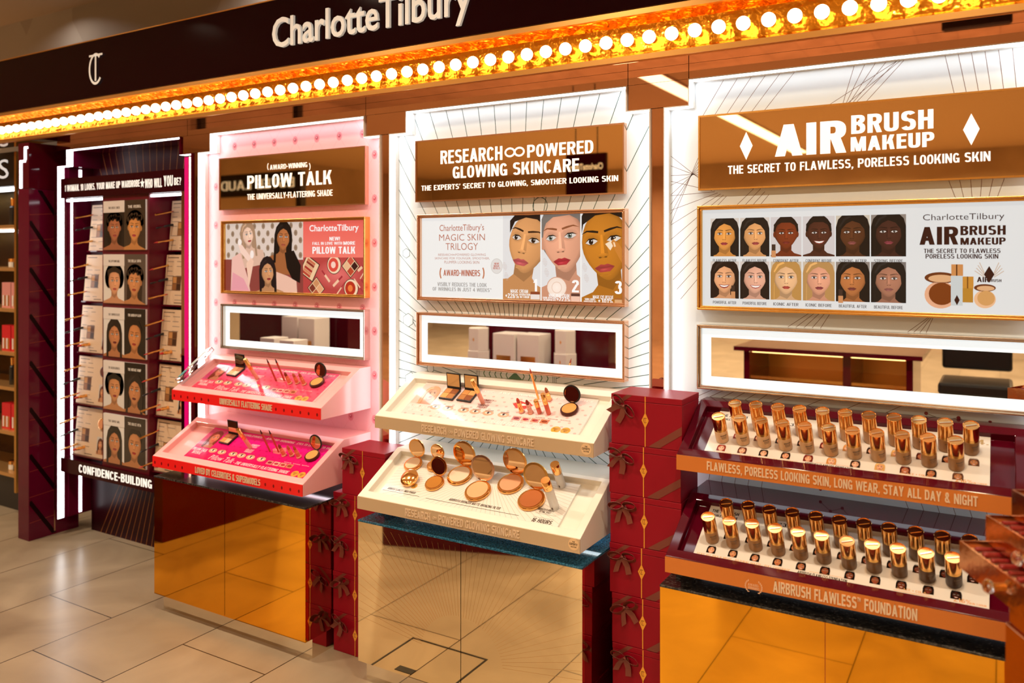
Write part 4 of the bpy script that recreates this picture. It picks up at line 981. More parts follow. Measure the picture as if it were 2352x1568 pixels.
# ------------------------------------------------------------------ sloping tester trays
def tray_frame(k, up):
    yF, zF = (2.437, .99) if up else (2.337, .708)
    return Matrix(((1, 0, 0, LX(k)+.133), (0, ca, -sa, yF), (0, sa, ca, zF), (0, 0, 0, 1)))
SL = math.hypot(.234, .132)
def tray(k, up, label, m, mfront, lip_in=(.03, .03), depth=.024, rec=(.028, .892)):
    L = LX(k); x0 = L+.133; W = .92; yF, zF = (2.437, .99) if up else (2.337, .708); z0 = zF-.048
    T = tray_frame(k, up)
    t = thing('tester_tray', (x0+W/2, yF, z0), label, 'display tray', 'sloping tester trays')
    g = G(); yS = yF+.234; zS = zF+.132; yE = 2.7385
    prof = [(yF, z0), (yF, zF), (yS, zS), (yE, zS), (yE, z0)]
    for x, rev in ((x0, True), (x0+W, False)):
        vs = [(x, p[0], p[1]) for p in prof]; g._add(vs, [tuple(range(5)) if rev else tuple(range(5))[::-1]])
    g.quad((x0, yF, z0), (x0+W, yF, z0), (x0+W, yF, zF), (x0, yF, zF)); g.quad((x0, yE, z0), (x0+W, yE, z0), (x0+W, yF, z0), (x0, yF, z0))
    g.quad((x0, yS, zS), (x0+W, yS, zS), (x0+W, yE, zS), (x0, yE, zS)); g.quad((x0+W, yE, z0), (x0, yE, z0), (x0, yE, zS), (x0+W, yE, zS))
    a0, a1 = rec; b0, b1 = lip_in[0], SL-lip_in[1]
    g.M = T
    o = [(0, 0, 0), (W, 0, 0), (W, SL, 0), (0, SL, 0)]; i_ = [(a0, b0, 0), (a1, b0, 0), (a1, b1, 0), (a0, b1, 0)]; f_ = [(p[0], p[1], -depth) for p in i_]
    for j in range(4):
        g.quad(o[j], o[(j+1) % 4], i_[(j+1) % 4], i_[j]); g.quad(i_[j], i_[(j+1) % 4], f_[(j+1) % 4], f_[j])
    g.quad(*f_); g.M = None
    o_ = D.objects.new('body', g.mesh('body', m, False, Vector(t.location))); COL.objects.link(o_); o_.parent = t
    wm = o_.modifiers.new('weld', 'WELD'); wm.merge_threshold = .0002; bev(o_, .0018, 2)
    gs = G().box(x0+.03, x0+W-.03, 2.585, 2.600, z0-.0048, z0-.0004); part('under_light', gs, mat('under_light_pink', (1, 1, 1), .4, emit=(1, .84, .93), es=4.5 if up else 4.5) if k == 1 else mat('under_light_cool', (1, 1, 1), .4, emit=(.80, .93, 1), es=4.5), t)
    part('front_strip', G().box(x0+.0005, x0+W-.0005, yF-.0035, yF-.0002, z0+.0005, zF-.002), mfront, t)
    return t, T, (x0, W, yF-.0036, z0, zF)
def letters(t, F, s, pl, pr, bold, m, h=None, z=None):
    a = at(pl[0], pl[1], F[2]); b = at(pr[0], pr[1], F[2]); hh = h or .026; zz = z or (F[3]+F[4]-.002)/2
    part('lettering', G().text3d(s, a[0], b[0], zz-hh/2, zz+hh/2, F[2], .0025, bold), m, t)
def card(t, T, u0, u1, v0, v1, th=.008, m=None, name='card'):
    g = G(); g.M = T; g.box(u0, u1, v0, v1, -.0238, -.0238+th)
    part(name, g, m or M_white, t)
    o = T @ Vector((0, 0, -.0238+th+.0001)); R = T.to_3x3()
    return Print(o, R @ Vector((1, 0, 0)), R @ Vector((0, 1, 0)), R @ Vector((0, 0, 1)))
ZC_ = -.0238+.008+.0016      # height of the card face above which things stand
def pillow_card(t, T, u0, cb, ct, dot, txt, faint, lead):
    u1 = u0+.755; v0, v1 = .038, .236
    P = card(t, T, u0, u1, v0, v1); P.grad(u0, v0, u1, v1, cb, ct, 0)
    P.cl = (u0, v0, u1, v1)
    for r in range(9):
        for q in range(20): P.ell(u0+.02+.04*q+(.02 if r % 2 else 0), v0+.012+.024*r, .0065, .0045, dot, 1, 8)
    P.cl = None
    P.portrait((u0+.004, v0+.072, u0+.10, v1-.008), u0+.065, v0+.135, .026, '#e6ab92' if faint else '#c9785c', '#d9a07c' if faint else '#7a3020', 'wavy', '#c0404c', '#f0c4bc' if faint else '#c2406c', rot=.2, turn=.5, l=2)
    P.text('PILLOW TALK\n'+lead, u0+.006, v0+.028, u0+.098, v0+.064, txt, 4, .03)
    P.text('Pillow Talk', u0+.15, v0+.012, u0+.30, v0+.040, txt, 4, .0, .35); P.text('- THE UNIVERSALLY FLATTERING SHADE', u0+.305, v0+.012, u0+.63, v0+.028, txt, 4, .02, .2)
    P.text('WORLDWIDE', u0+.20, v1-.022, u0+.33, v1-.010, txt, 4, .03, .15); P.text('AWARD-WINNING', u0+.35, v1-.022, u0+.52, v1-.010, txt, 4, .03, .15); P.text('EYES TO LOVE LIPS TO TALK', u0+.535, v1-.022, u0+.74, v1-.010, txt, 4, .03, .15)
    sk = C('#e3a98c')
    for i, du in enumerate((.129, .187, .258, .31, .366, .432)):
        c = (u0+du, v0+.063)
        P.ell(c[0], c[1], .024, .014, sk, 3, 14); P.ell(c[0], c[1]+.001, .014, .005, C('#f0e8e0'), 4, 10); P.ell(c[0], c[1]+.001, .005, .005, C('#3c241a'), 5, 8); P.poly([(c[0]-.016, c[1]+.003), (c[0], c[1]+.009), (c[0]+.016, c[1]+.003), (c[0], c[1]+.006)], C('#2a1612'), 6)
        P.line((c[0]-.018, c[1]+.012), (c[0]+.018, c[1]+.014), .002, C('#5a3020'), 6)
    # lips picture
    c = (u0+.48, v0+.128); lp = C('#cf4a46') if faint else C('#e0707c')
    P.poly([(c[0]-.042, c[1]), (c[0]-.018, c[1]+.020), (c[0], c[1]+.014), (c[0]+.018, c[1]+.020), (c[0]+.042, c[1]), (c[0]+.018, c[1]-.022), (c[0]-.018, c[1]-.022)], lp, 4)
    P.poly([(c[0]-.024, c[1]), (c[0], c[1]+.006), (c[0]+.024, c[1]), (c[0], c[1]-.007)], C('#f6efea'), 5)
    for i in range(4):
        x = u0+.475+.038*i; P.rect(x, v0+.042, x+.033, v0+.064, C(['#c98a84', '#e0b0a4', '#d99a88', '#c98060'][i]), 4); P.ell(x+.0165, v0+.053, .012, .006, C(['#8c2430', '#b0344a', '#a83838', '#94402c'][i]), 5, 12)
    P.text('HUMIDITY\nPROOF!', u0+.305, v0+.115, u0+.355, v0+.137, C('#6a2c2c') if faint else txt, 4, .02, .15); P.text('SMUDGE\nPROOF!', u0+.30, v0+.085, u0+.35, v0+.107, C('#6a2c2c') if faint else txt, 4, .02, .15)
    for i in range(3): P.text('THE LIP & EYE LOOK', u0+.56+.05*i, v0+.068, u0+.60+.05*i, v0+.072, C('#7c3c3c') if faint else txt, 4, .0)
    for du in (.665, .702):
        P.ell(u0+du, v0+.020, .018, .016, C('#dfa240'), 5, 20); P.text('PERFECT\nGIFT', u0+du-.012, v0+.013, u0+du+.012, v0+.027, C('#5a3410'), 6, .01)
    part('print', P.g, M_card, t)
# ---- things that stand on the trays
def MT(T, u, v, n=ZC_, rz=0.0, tilt=0.0):
    return T @ Matrix.Translation((u, v, n)) @ Matrix.Rotation(rz, 4, 'Z') @ Matrix.Rotation(tilt, 4, 'X')
def palette(M, label, cols, case=M_dark):
    t = thing('eyeshadow_palette', (0, 0, 0), label, 'make-up palette', 'open palettes on the trays', M)
    w_, h_ = .066, .062
    bev(part('base', G().box(-w_/2, w_/2, -h_/2, h_/2, 0, .007), case, t, local=True), .001)
    part('inlay', G().box(-w_/2+.003, w_/2-.003, -h_/2+.003, h_/2-.003, .0071, .0077), M_rose, t, local=True)
    for i, c in enumerate(cols):
        x = -.0285+.029*(i % 2); y = -.0265+.028*(i//2); part('pan', G().box(x, x+.0275, y, y+.0265, .0078, .0086), powder(c), t, local=True)
    lid = G(); lid.M = Matrix.Translation((0, h_/2, .006)) @ Matrix.Rotation(math.radians(68), 4, 'X'); lid.box(-w_/2, w_/2, 0, h_, -.004, 0)
    l = part('lid', lid, case, t, local=True)
    mg = G(); mg.M = lid.M; mg.box(-w_/2+.004, w_/2-.004, .010, h_-.004, .0003, .0010); sub('mirror', mg, M_warmmirror, l, t, local=True)
    return t
def compact_mesh(r, rim, pan, lidang, lidm, face=None):
    parts = []
    g = G().lathe([(r*.9, 0), (r, .003), (r, .008), (r*.96, .0105), (r*.86, .0105)], 36); parts.append(('base', g, rim))
    parts.append(('pan', G().lathe([(r*.80, .0107), (r*.80, .0118), (r*.3, .0122)], 32), pan))
    MM = Matrix.Translation((0, r*.97, .010)) @ Matrix.Rotation(math.radians(lidang), 4, 'X') @ Matrix.Translation((0, r*.97, 0))
    g = G(); g.M = MM; g.lathe([(r*.45, -.0085), (r*.85, -.0065), (r, -.002), (r, .0015), (r*.86, .002)], 36); parts.append(('lid', g, lidm))
    g = G(); g.M = MM; g.lathe([(r*.84, .0022), (r*.84, .0026)], 36); parts.append(('mirror', g, M_warmmirror))
    g = G(); g.M = Matrix.Translation((0, r*.97, .010)); g.tube([(-r*.22, 0, 0), (r*.22, 0, 0)], .0035, 10); parts.append(('hinge', g, rim))
    return parts
def compact(M, label, r, rim, pan, lidm=None, ang=78, group='open compacts on the trays'):
    t = thing('powder_compact', (0, 0, 0), label, 'compact', group, M)
    for n, g, m in compact_mesh(r, rim, pan, ang, lidm or rim): part(n, g, m, t, n != 'pan', True)
    return t
def tube_(M, label, r, h1, h2, m1, m2, name='mascara_tube', cat='mascara'):
    t = thing(name, (0, 0, 0), label, cat, None, M)
    part('tube', G().lathe([(r*.94, 0), (r, .002), (r, h1), (r*.8, h1+.001)], 16), m1, t, True, True); part('cap', G().lathe([(r*.8, h1+.0011), (r*1.04, h1+.002), (r*1.04, h1+h2-.002), (r*.9, h1+h2)], 16), m2, t, True, True)
    return t
def liner(M, label, ln, m, tipc):
    t = thing('make_up_pencil', (0, 0, 0), label, 'make-up', 'pencils standing on the trays', M)
    part('barrel', G().tube([(0, 0, 0), (0, 0, ln)], .0042, 10), m, t, True, True); part('tip', G().lathe([(.0040, ln+.0001), (.003, ln+.008), (.0008, ln+.02)], 10), mat('tip_'+tipc.strip('#'), C(tipc), .4), t, True, True); return t
def lipstick(M, label, bc, case=M_cap, h=.046):
    t = thing('lipstick', (0, 0, 0), label, 'lipstick', 'lipsticks standing on the trays', M)
    part('foot', G().lathe([(.011, 0), (.011, .004), (.0085, .006)], 16), mat('lip_foot', (.75, .3, .2), .3), t, True, True)
    part('case', G().lathe([(.0085, .0061), (.0085, h*.7), (.0075, h*.72), (.0075, h)], 16), case, t, True, True)
    g = G().lathe([(.0062, h+.0001), (.0062, h+.010), (.003, h+.018), (.0008, h+.020)], 14); part('bullet', g, mat('bullet_'+bc.strip('#'), C(bc), .35), t, True, True); return t
def acrylic_riser(M, label):
    t = thing('acrylic_holder', (0, 0, 0), label, 'acrylic holder', 'small clear risers', M)
    part('block', G().box(-.012, .012, -.006, .006, 0, .018), M_acryl, t, local=True); return t
def pillow_set(T, u, where, two, cols):
    d = u
    palette(MT(T, d+.236, .176, rz=-.05), 'open four-pan palette on the '+where if not two else 'left open four-pan palette on the '+where, cols)
    if two: palette(MT(T, d+.318, .176, rz=-.05), 'right open four-pan palette on the '+where, ['#b5763a', '#8a4a20', '#c98a4a', '#d9a060'])
    tube_(MT(T, d+.402, .150, tilt=.12, rz=-.15), 'pink and gold mascara standing on the '+where, .0085, .055, .062, mat('tube_pink', (.85, .36, .26), .3), M_cap)
# ------------------------------------------------------------------ fill the trays
RED = C('#e3122c'); MAG = C('#e0128a')
# pink bay, upper and lower
t, T, F = tray(1, True, 'upper pink sloping tray lettered universally flattering shade on a red strip', M_pink, M_redfront)
letters(t, F, 'UNIVERSALLY FLATTERING SHADE', (505, 920), (625, 930), .03, M_cletter)
P = vplane(F[2]-.0002)
for i in range(20):
    x = F[0]+.018+i*.0465
    if not .26 < x-F[0] < .60: P.ell(x, (F[3]+F[4])/2-.004, .005, .007, C('#7a0008'), 0, 10)
part('studs', P.g, M_print, t)
pillow_card(t, T, .07, C('#e8405c'), C('#e0507c'), C('#d02c50'), C('#f6c8cc'), False, 'ORIGINAL')
pillow_set(T, 0, 'upper pink tray', False, ['#e8b48c', '#f0d0b4', '#c98a60', '#b5704c'])
acr = thing('acrylic_tester_holder', T @ Vector((.02, .1, .03)), 'long clear acrylic tester holder tipped on the left edge of the upper pink tray', 'acrylic holder')
g = G(); g.M = T @ Matrix.Translation((.022, .035, .016)) @ Matrix.Rotation(.10, 4, 'X') @ Matrix.Rotation(-.35, 4, 'Y')
g.box(-.018, .030, 0, .215, 0, .004).box(-.018, .030, 0, .215, .016, .020).box(-.018, -.014, 0, .215, .004, .016).box(-.018, .03, .211, .215, .004, .016)
part('sleeve', g, M_acryl, acr)
g = G(); g.M = T @ Matrix.Translation((.022, .035, .016)) @ Matrix.Rotation(.10, 4, 'X') @ Matrix.Rotation(-.35, 4, 'Y'); g.box(-.008, .022, .012, .055, .0202, .022); part('label', g, mat('teal_label', (.08, .35, .36), .4), acr)
g = G(); g.M = T @ Matrix.Translation((.022, .035, .016)) @ Matrix.Rotation(.10, 4, 'X') @ Matrix.Rotation(-.35, 4, 'Y'); g.box(-.010, .024, .075, .19, .0202, .022); part('plate', g, mat('pale_plate', (.62, .74, .76), .2), acr)
t, T1, F = tray(1, False, 'lower pink sloping tray lettered loved by celebrities on a red strip', M_pink, M_redfront)
letters(t, F, 'LOVED BY CELEBRITIES & SUPERMODELS', (449, 1084), (598, 1108), .03, M_cletter)
P = vplane(F[2]-.0002)
for i in range(20):
    x = F[0]+.018+i*.0465
    if not .22 < x-F[0] < .66: P.ell(x, (F[3]+F[4])/2-.004, .005, .007, C('#7a0008'), 0, 10)
part('studs', P.g, M_print, t)
pillow_card(t, T1, .152, C('#e00a50'), C('#e81090'), C('#c60a66'), C('#fbd2e0'), False, 'INTENSE')
pillow_set(T1, .07, 'lower pink tray', False, ['#c9904c', '#e0b48c', '#a86038', '#8a4a30'])
t, T2, F = tray(2, True, 'upper cream sloping tray with pale pink card and raised lettering', M_cream, M_beigefront)
letters(t, F, 'RESEARCH \u221e POWERED GLOWING SKINCARE', (969, 983), (1226, 1011), .03, M_cletter)
pillow_card(t, T2, .084, C('#f6dcd8'), C('#f6d8d4'), C('#f0b8b4'), C('#fbf0ec'), True, 'ORIGINAL')
pillow_set(T2, 0, 'upper cream tray', True, ['#e0a45c', '#b5763c', '#c98a4c', '#8c4c1c'])
def badge(t, F, px, py):
    a = at(px, py, F[2]-.001); P = vplane(F[2]-.0005)
    P.ell(a[0], a[1], .019, .019, C('#dcb98e'), 0, 24); P.text('THE', a[0]-.005, a[1]+.006, a[0]+.005, a[1]+.010, C('#1c120c'), 2, .02); P.text('EXPERTS\u2019', a[0]-.0145, a[1]-.003, a[0]+.0145, a[1]+.004, C('#1c120c'), 2, .03); P.text('SOLUTION', a[0]-.010, a[1]-.010, a[0]+.010, a[1]-.006, C('#1c120c'), 2, .02)
    part('badge', P.g, M_print, t)
badge(t, F, 1346, 1031)
t, T3, F = tray(2, False, 'lower cream sloping tray with white card of gold compacts and raised lettering', M_cream, M_beigefront, (.03, .016))
letters(t, F, 'RESEARCH \u221e POWERED GLOWING SKINCARE', (931, 1178), (1193, 1213), .03, M_cletter); badge(t, F, 1317, 1250)
u0, u1 = .062, .815
P = card(t, T3, u0, u1, .035, .240); P.rect(u0, .035, u1, .240, C('#ece6e0'), 0); P.cl = (u0, .035, u1, .240); cx, cv = .46, .235
for i in range(-26, 27):
    a = i*math.pi/54-math.pi/2; P.line((cx+.02*math.cos(a), cv+.02*math.sin(a)), (cx+.7*math.cos(a), cv+.42*math.sin(a)), .0009, C('#b9aca0'), 1)
DKT = C('#3a2c24')
P.text('AIRBRUSH FLAWLESS FINISH POWDER', .085, .068, .215, .078, DKT, 4, .02, .2); P.line((.07, .0605), (.24, .0605), .0016, DKT, 4); P.line((.085, .081), (.23, .083), .0008, C('#c98a5c'), 3)
P.text('AIRBRUSH BRONZER MATTE BRONZING FILTER', .365, .068, .58, .079, DKT, 4, .02, .2); P.line((.27, .0585), (.66, .0585), .0016, DKT, 4)
P.text('AIRBRUSH FLAWLESS\nSETTING SPRAY', .715, .088, .775, .108, DKT, 4, .01); P.text('16 HOURS', .715, .045, .79, .062, DKT, 4, .03, .2); P.line((.712, .084), (.79, .084), .0008, DKT, 3); P.line((.712, .067), (.79, .067), .0008, DKT, 3)
P.ell(.188, .104, .013, .013, C('#d9a24a'), 3, 18); P.text('BEST\nSELLER', .181, .098, .195, .110, DKT, 5, .01)
part('print', P.g, M_card, t)
# compacts on the lower cream tray
SM, BG = .037, .049; grp = 'gold compacts on the lower cream tray'
cs = [(.119, .203, SM, '#e8c9a8', 70, 'small open gold compact at the back left corner of the lower cream tray', M_cap), (.214, .214, .031, '#d99a50', 72, 'small open gold compact second from left at the back of the lower cream tray', M_cap),
      (.268, .128, SM, '#b57420', 66, 'small open gold compact in the front row beside the closed one', M_cap),
      (.346, .186, BG, '#e6cdb4', 72, 'large open compact with the palest powder on the lower cream tray', M_cap), (.458, .128, BG, '#dcae80', 70, 'large open compact with beige powder at the front centre of the lower cream tray', M_rose),
      (.564, .186, BG, '#d99c74', 72, 'large open compact with peach powder at the back of the lower cream tray', M_cap), (.676, .130, BG, '#b0622e', 70, 'large open compact with the darkest bronze powder beside the spray bottles', M_gold)]
for u, v, r, c, a, lb, lm in cs:
    compact(MT(T3, u, v), lb, r, M_cap, powder(c), lm, a, grp)
t = thing('powder_compact', (0, 0, 0), 'closed domed gold compact at the front left of the lower cream tray', 'compact', grp, MT(T3, .161, .124, tilt=.25, n=ZC_+.010))
part('base', G().lathe([(.031, 0), (.035, .004), (.035, .009)], 36), M_cap, t, True, True); part('lid', G().lathe([(.035, .0092), (.0345, .013), (.027, .018), (.014, .021), (.001, .0215)], 36), M_cap, t, True, True)
for u, v, lb, h in ((.772, .118, 'front spray bottle with gold cap at the right of the lower cream tray', .088), (.752, .220, 'rear spray bottle with gold cap at the right of the lower cream tray', .062)):
    t = thing('spray_bottle', (0, 0, 0), lb, 'spray bottle', 'setting sprays', MT(T3, u, v, tilt=.05)); r = .0155
    part('bottle', G().lathe([(r*.9, 0), (r, .002), (r, h), (r*.8, h+.002)], 24), M_frost, t, True, True)
    part('cap', G().lathe([(r, h+.0021), (r*1.04, h+.003), (r*1.04, h+.040), (r*.98, h+.0415)], 24), M_cap, t, True, True)
    P = Print((0, -r-.0003, 0), (1, 0, 0), (0, 0, 1), (0, -1, 0)); P.poly([(-.003, .012), (0, .020), (.003, .012), (0, .004)], C('#4a3428'), 0); part('emblem', P.g, M_print, t, local=True)
# make-up standing on the pink artwork cards
def stand_set(T, d, where, cream, pal):
    cm = M_cap
    if cream:
        liner(MT(T, d+.611, .205, tilt=-.02, rz=.1), 'tall copper lip pencil standing at the back of the '+where, .115, M_cap, '#b04020')
        for u, v, c, h, n in ((.581, .126, '#c0402c', .045, 'leftmost'), (.617, .127, '#8c2418', .040, 'second'), (.656, .206, '#a85a3c', .038, 'rear')):
            lipstick(MT(T, d+u, v, tilt=.05), '%s lipstick standing on the %s' % (n, where), c, M_cap if n != 'second' else mat('case_pink', (.85, .42, .34), .3), h)
        tube_(MT(T, d+.651, .132, tilt=.03), 'short lip gloss with engraved gold cap on the '+where, .0085, .026, .032, mat('gloss_red', (.72, .10, .05), .15, coat=.5), M_cap, 'lip_gloss', 'lip gloss')
        tube_(MT(T, d+.688, .132, tilt=.03), 'tall lip gloss with gold cap on the '+where, .0085, .045, .045, mat('gloss_red', (.72, .10, .05), .15, coat=.5), M_cap, 'lip_gloss', 'lip gloss')
    else:
        for u, v, n in ((.520, .150, 'left'), (.566, .156, 'right')):
            t = liner(MT(T, d+u, v, tilt=-.02, rz=.1), '%s tall lip pencil standing on the %s' % (n, where), .095, mat('pencil_red', (.55, .05, .03), .3), '#3a1410')
        for u, v, c, h, n in ((.612, .142, '#8c2c1c', .042, 'leftmost'), (.650, .150, '#c05038', .034, 'middle'), (.694, .146, '#b84030', .042, 'rightmost')):
            lipstick(MT(T, d+u, v, tilt=.05), '%s lipstick standing on the %s' % (n, where), c, mat('case_coral', (.80, .20, .10), .3), h)
    compact(MT(T, d+.758, .160), 'dark rimmed open compact with two-tone powder on the '+where, .033, mat('dark_bronze', (.10, .03, .02), .25, metal=.6), powder('#d29a52'), M_dark, 70, 'two-tone compacts')
stand_set(T, 0, 'upper pink tray', False, 0); stand_set(T1, .07, 'lower pink tray', False, 0); stand_set(T2, 0, 'upper cream tray', True, 0)
# foundation trays
def found_tray(up, label, s, pl, pr, award):
    t, T, F = tray(3, up, label, M_maroon, M_copperfront)
    letters(t, F, s, pl, pr, .028, M_cletter, .030)
    if award:
        a = at(1731, 1347, F[2]); P = vplane(F[2]-.0005); c = C('#e0b08a')
        P.text('AWARD-\nWINNING', a[0]-.016, a[1]-.008, a[0]+.016, a[1]+.008, c, 1, .01)
        for sg in (-1, 1):
            for j in range(8):
                an = math.radians(-50+100*j/7); P.ell(a[0]+sg*.023*math.cos(an), a[1]+.020*math.sin(an), .0034, .0014, c, 1, 8, sg*(an+.9))
        part('laurel_mark', P.g, M_print, t)
    u0, u1, v0, v1 = .072, .834, .034, .240
    P = card(t, T, u0, u1, v0, v1); P.rect(u0, v0, u1, v1, C('#ddd4ca'), 0); OR = C('#d99a5c'); K = C('#1c1a1a')
    P.text('THE AIRBRUSH', .082, .213, .165, .225, K, 3, .02); P.text('FLAWLESS MACHINE', .082, .196, .165, .206, K, 3, .01); P.text('*3.', .29, .20, .315, .213, K, 3, .01)
    P.text('STAY ALL DAY & NIGHT \u2022 NATURAL MATTE \u2022 FULL COVERAGE', .082, .040, .35, .048, OR, 3, .0)
    P.text('AIRBRUSH FLAWLESS FOUNDATION', .37, .040, .50, .050, K, 3, .02); P.line((.40, .054), (.49, .054), .001, OR, 3)
    P.text('SCIENCE + COLOUR', .62, .050, .70, .058, OR, 3, .01); P.line((.615, .0455), (.705, .0455), .0014, OR, 3); P.text('216%', .755, .046, .795, .058, OR, 3, .02); P.text('IN 1 HOUR', .797, .046, .828, .052, OR, 3, .01)
    P.text('4.', .80, .205, .83, .225, C('#b0905c'), 3, .02)
    rg = random.Random(3 if up else 9)
    skin_l = ['#f0b8a0', '#eab090', '#e6a886', '#e09c78', '#e0a07c', '#e6b090', '#e2aa8a', '#dca07a', '#b56a48', '#b57048', '#b0744c'] if up else ['#d89a74', '#c98a60', '#c07c54', '#b87248', '#a86440', '#8c4c30', '#7c4028', '#8a4c30', '#6c3420', '#5c2c1c', '#3c1c14']
    hair_l = ['#8c2c24', '#5c2c20', '#1c1210', '#241410', '#6c1c18', '#c98a4c', '#2c1c16', '#d0a060', '#4c1c18', '#241614', '#5c3c2c']
    for row, (vv, du) in enumerate(((.066, 0), (.128, .036))):
        for i in range(11):
            uu = .116+.064*i+du; w_, h_ = .026, .026
            P.portrait((uu-w_/2+.004, vv-h_/2, uu+w_/2+.004, vv+h_/2), uu+.004, vv, .0098, skin_l[i], hair_l[i] if up else '#140c0a', 'long', '#a03434', '#d8cfc6', smile=i % 2 == 0, l=1)
            P.line((uu-.006, vv+.0165), (uu+.012, vv+.0165), .0012, C('#6a5c54'), 3)
    part('print', P.g, M_card, t); return T
TU = found_tray(True, 'upper maroon sloping tray of foundation bottles with copper front', 'FLAWLESS, PORELESS LOOKING SKIN, LONG WEAR, STAY ALL DAY & NIGHT', (1624, 1083), (2246, 1150), False)
TL = found_tray(False, 'lower maroon sloping tray of foundation bottles with copper front', 'AIRBRUSH FLAWLESS\u2122 FOUNDATION', (1776, 1360), (2107, 1412), True)
def lerp(a, b, f): return tuple(x+(y-x)*f for x, y in zip(a, b))
shade0, shade1, shade2 = C('#f4cc9c'), C('#a87a48'), C('#3e2416')
BPROT = None; r = .0188
def shade_mat(f):
    f = round(f*14)/14; c = lerp(shade0, shade1, f*2) if f < .5 else lerp(shade1, shade2, f*2-1)
    return mat('foundation_shade_%02d' % round(f*14), c, .3, spec=.35)
def bottle_proto():
    t = thing('foundation_bottle', (0, 0, 0), '', 'foundation bottle', 'foundation bottles on the maroon trays')
    part('bottle', G().lathe([(r*.93, 0), (r, .0025), (r, .040), (r*.9, .0415)], 28), shade_mat(0), t, True, True)
    part('collar', G().lathe([(r*.9, .0416), (r*.99, .042), (r*.99, .0495), (r*.93, .0498)], 28), M_gold, t, True, True)
    part('cap', G().lathe([(r*.97, .0499), (r*1.01, .0503), (r*1.01, .0885), (r*.985, .0890), (r*.95, .0890), (r*.94, .0872)], 28, caps=True), M_cap, t, True, True)
    part('cap_bar', G().box(-r*.72, r*.72, -.0022, .0022, .0868, .0886), M_capbar, t, local=True)
    P = G()
    for z0, z1, a0, a1 in ((.026, .031, -30, 30), (.0205, .0235, -24, 24), (.0165, .0185, -22, 22)):
        for i in range(6):
            b0 = math.radians(-75+a0+(a1-a0)*i/6); b1 = math.radians(-75+a0+(a1-a0)*(i+.72)/6); q = r+.0002
            P._add([(q*math.cos(b0), q*math.sin(b0), z0), (q*math.cos(b1), q*math.sin(b1), z0), (q*math.cos(b1), q*math.sin(b1), z1), (q*math.cos(b0), q*math.sin(b0), z1)], [(0, 1, 2, 3)], (.16, .10, .06))
    part('label', P, M_print, t, local=True)
    return t
BPROT = bottle_proto(); first = True
ORDN = ['first', 'second', 'third', 'fourth', 'fifth', 'sixth', 'seventh', 'eighth', 'ninth', 'tenth', 'eleventh']
rj = random.Random(5)
for T_, tn, f0, f1 in ((TU, 'upper', 0, .55), (TL, 'lower', .42, 1)):
    for row, rn, v, du in ((0, 'front', .102, 0), (1, 'back', .172, .036)):
        for i in range(11):
            M = MT(T_, .114+.064*i+du+rj.uniform(-.0015, .0015), v+rj.uniform(-.002, .002), rz=.35+rj.uniform(-.12, .12), tilt=rj.uniform(-.02, .02)) @ Matrix.Scale(1.05, 4)
            f = f0+(f1-f0)*((i*2+row)/21)
            lb = '%s foundation bottle from left, %s row, %s maroon tray, copper cap' % (ORDN[i], rn, tn)
            if first: b = BPROT; b.matrix_world = M; b['label'] = lb; first = False
            else: b = dup(BPROT, M, lb)
            for ch in b.children:
                if ch.name.startswith('bottle'):
                    ch.material_slots[0].link = 'OBJECT'; ch.material_slots[0].material = shade_mat(f)
# ------------------------------------------------------------------ gift boxes
def gift(x0, x1, z0, z1, label, grp, y0=2.5, y1=2.667, bowx=.049, bowz=.036, rot=0.):
    t = thing('gift_box', ((x0+x1)/2, y0, z0), label, 'gift box', grp)
    bev(part('box', G().box(x0, x1, y0, y1, z0+.0006, z1-.0202), M_maroonbox, t), .0015)
    bev(part('lid', G().box(x0-.0008, x1+.0008, y0-.0008, y1, z1-.0195, z1), M_maroonbox, t), .0015)
    xm = (x0+x1)/2-.002; zm = (z0+z1)/2+.004; P = vplane(y0-.0012)
    P.rect(xm-.0016, z0+.001, xm+.0016, z1-.001, C('#d9812c'), 0)
    part('gold_line', P.g, M_emblem, t)
    P = vplane(y0-.0013); P.poly([(xm-.0125, zm), (xm, zm+.026), (xm+.0125, zm), (xm, zm-.026)], C('#e08a2c'), 1); e = part('emblem', P.g, M_emblem, t)
    P = vplane(y0-.0015); P.ctm(xm, zm, .017, C('#7a3a10'), 1, .0012); sub('monogram', P.g, M_print, e, t)
    P = vplane(y0-.0011); P.cl = (x0, z0+.002, x1, z1); P.line((xm+.02, z0-.004), (x1+.03, z0+.085), .022, C('#2a0708'), 0); part('ribbon', P.g, M_ribbon, t); P = vplane(y0-.0011); P.cl = (x0, z0+.002, x1, z1); P.line((x0-.01, z1-.055), (x0+.075, z1+.008), .012, C('#2a0708'), 0)
    part('ribbon', P.g, M_ribbon, t)
    # bow
    bx, bz = x0+bowx, z1-bowz; g = G(); g.M = Matrix.Translation((bx, y0-.006, bz)) @ Matrix.Rotation(rot, 4, 'Y')
    for s in (-1, 1):
        pts = [(s*.024*(1-math.cos(a)), -.004-.007*math.sin(a/2), .012*math.sin(a)+s*.002) for a in [2*math.pi*i/14 for i in range(15)]]
        g.strip(pts, (0, -.015, .012), .0007)
        g.strip([(0, -.003, 0), (s*.008, -.006, -.012), (s*.017, -.003, -.030), (s*.023, -.005, -.054)], (.018, .002, .006), .0007)
    g.sphere((0, -.008, 0), .0055, 10, 6)
    part('bow', g, M_ribbon, t, True)
    return t
lab = ['lowest', 'second from bottom', 'third from bottom', 'fourth from bottom', 'fifth from bottom', 'sixth from bottom', 'topmost']
gr = random.Random(2)
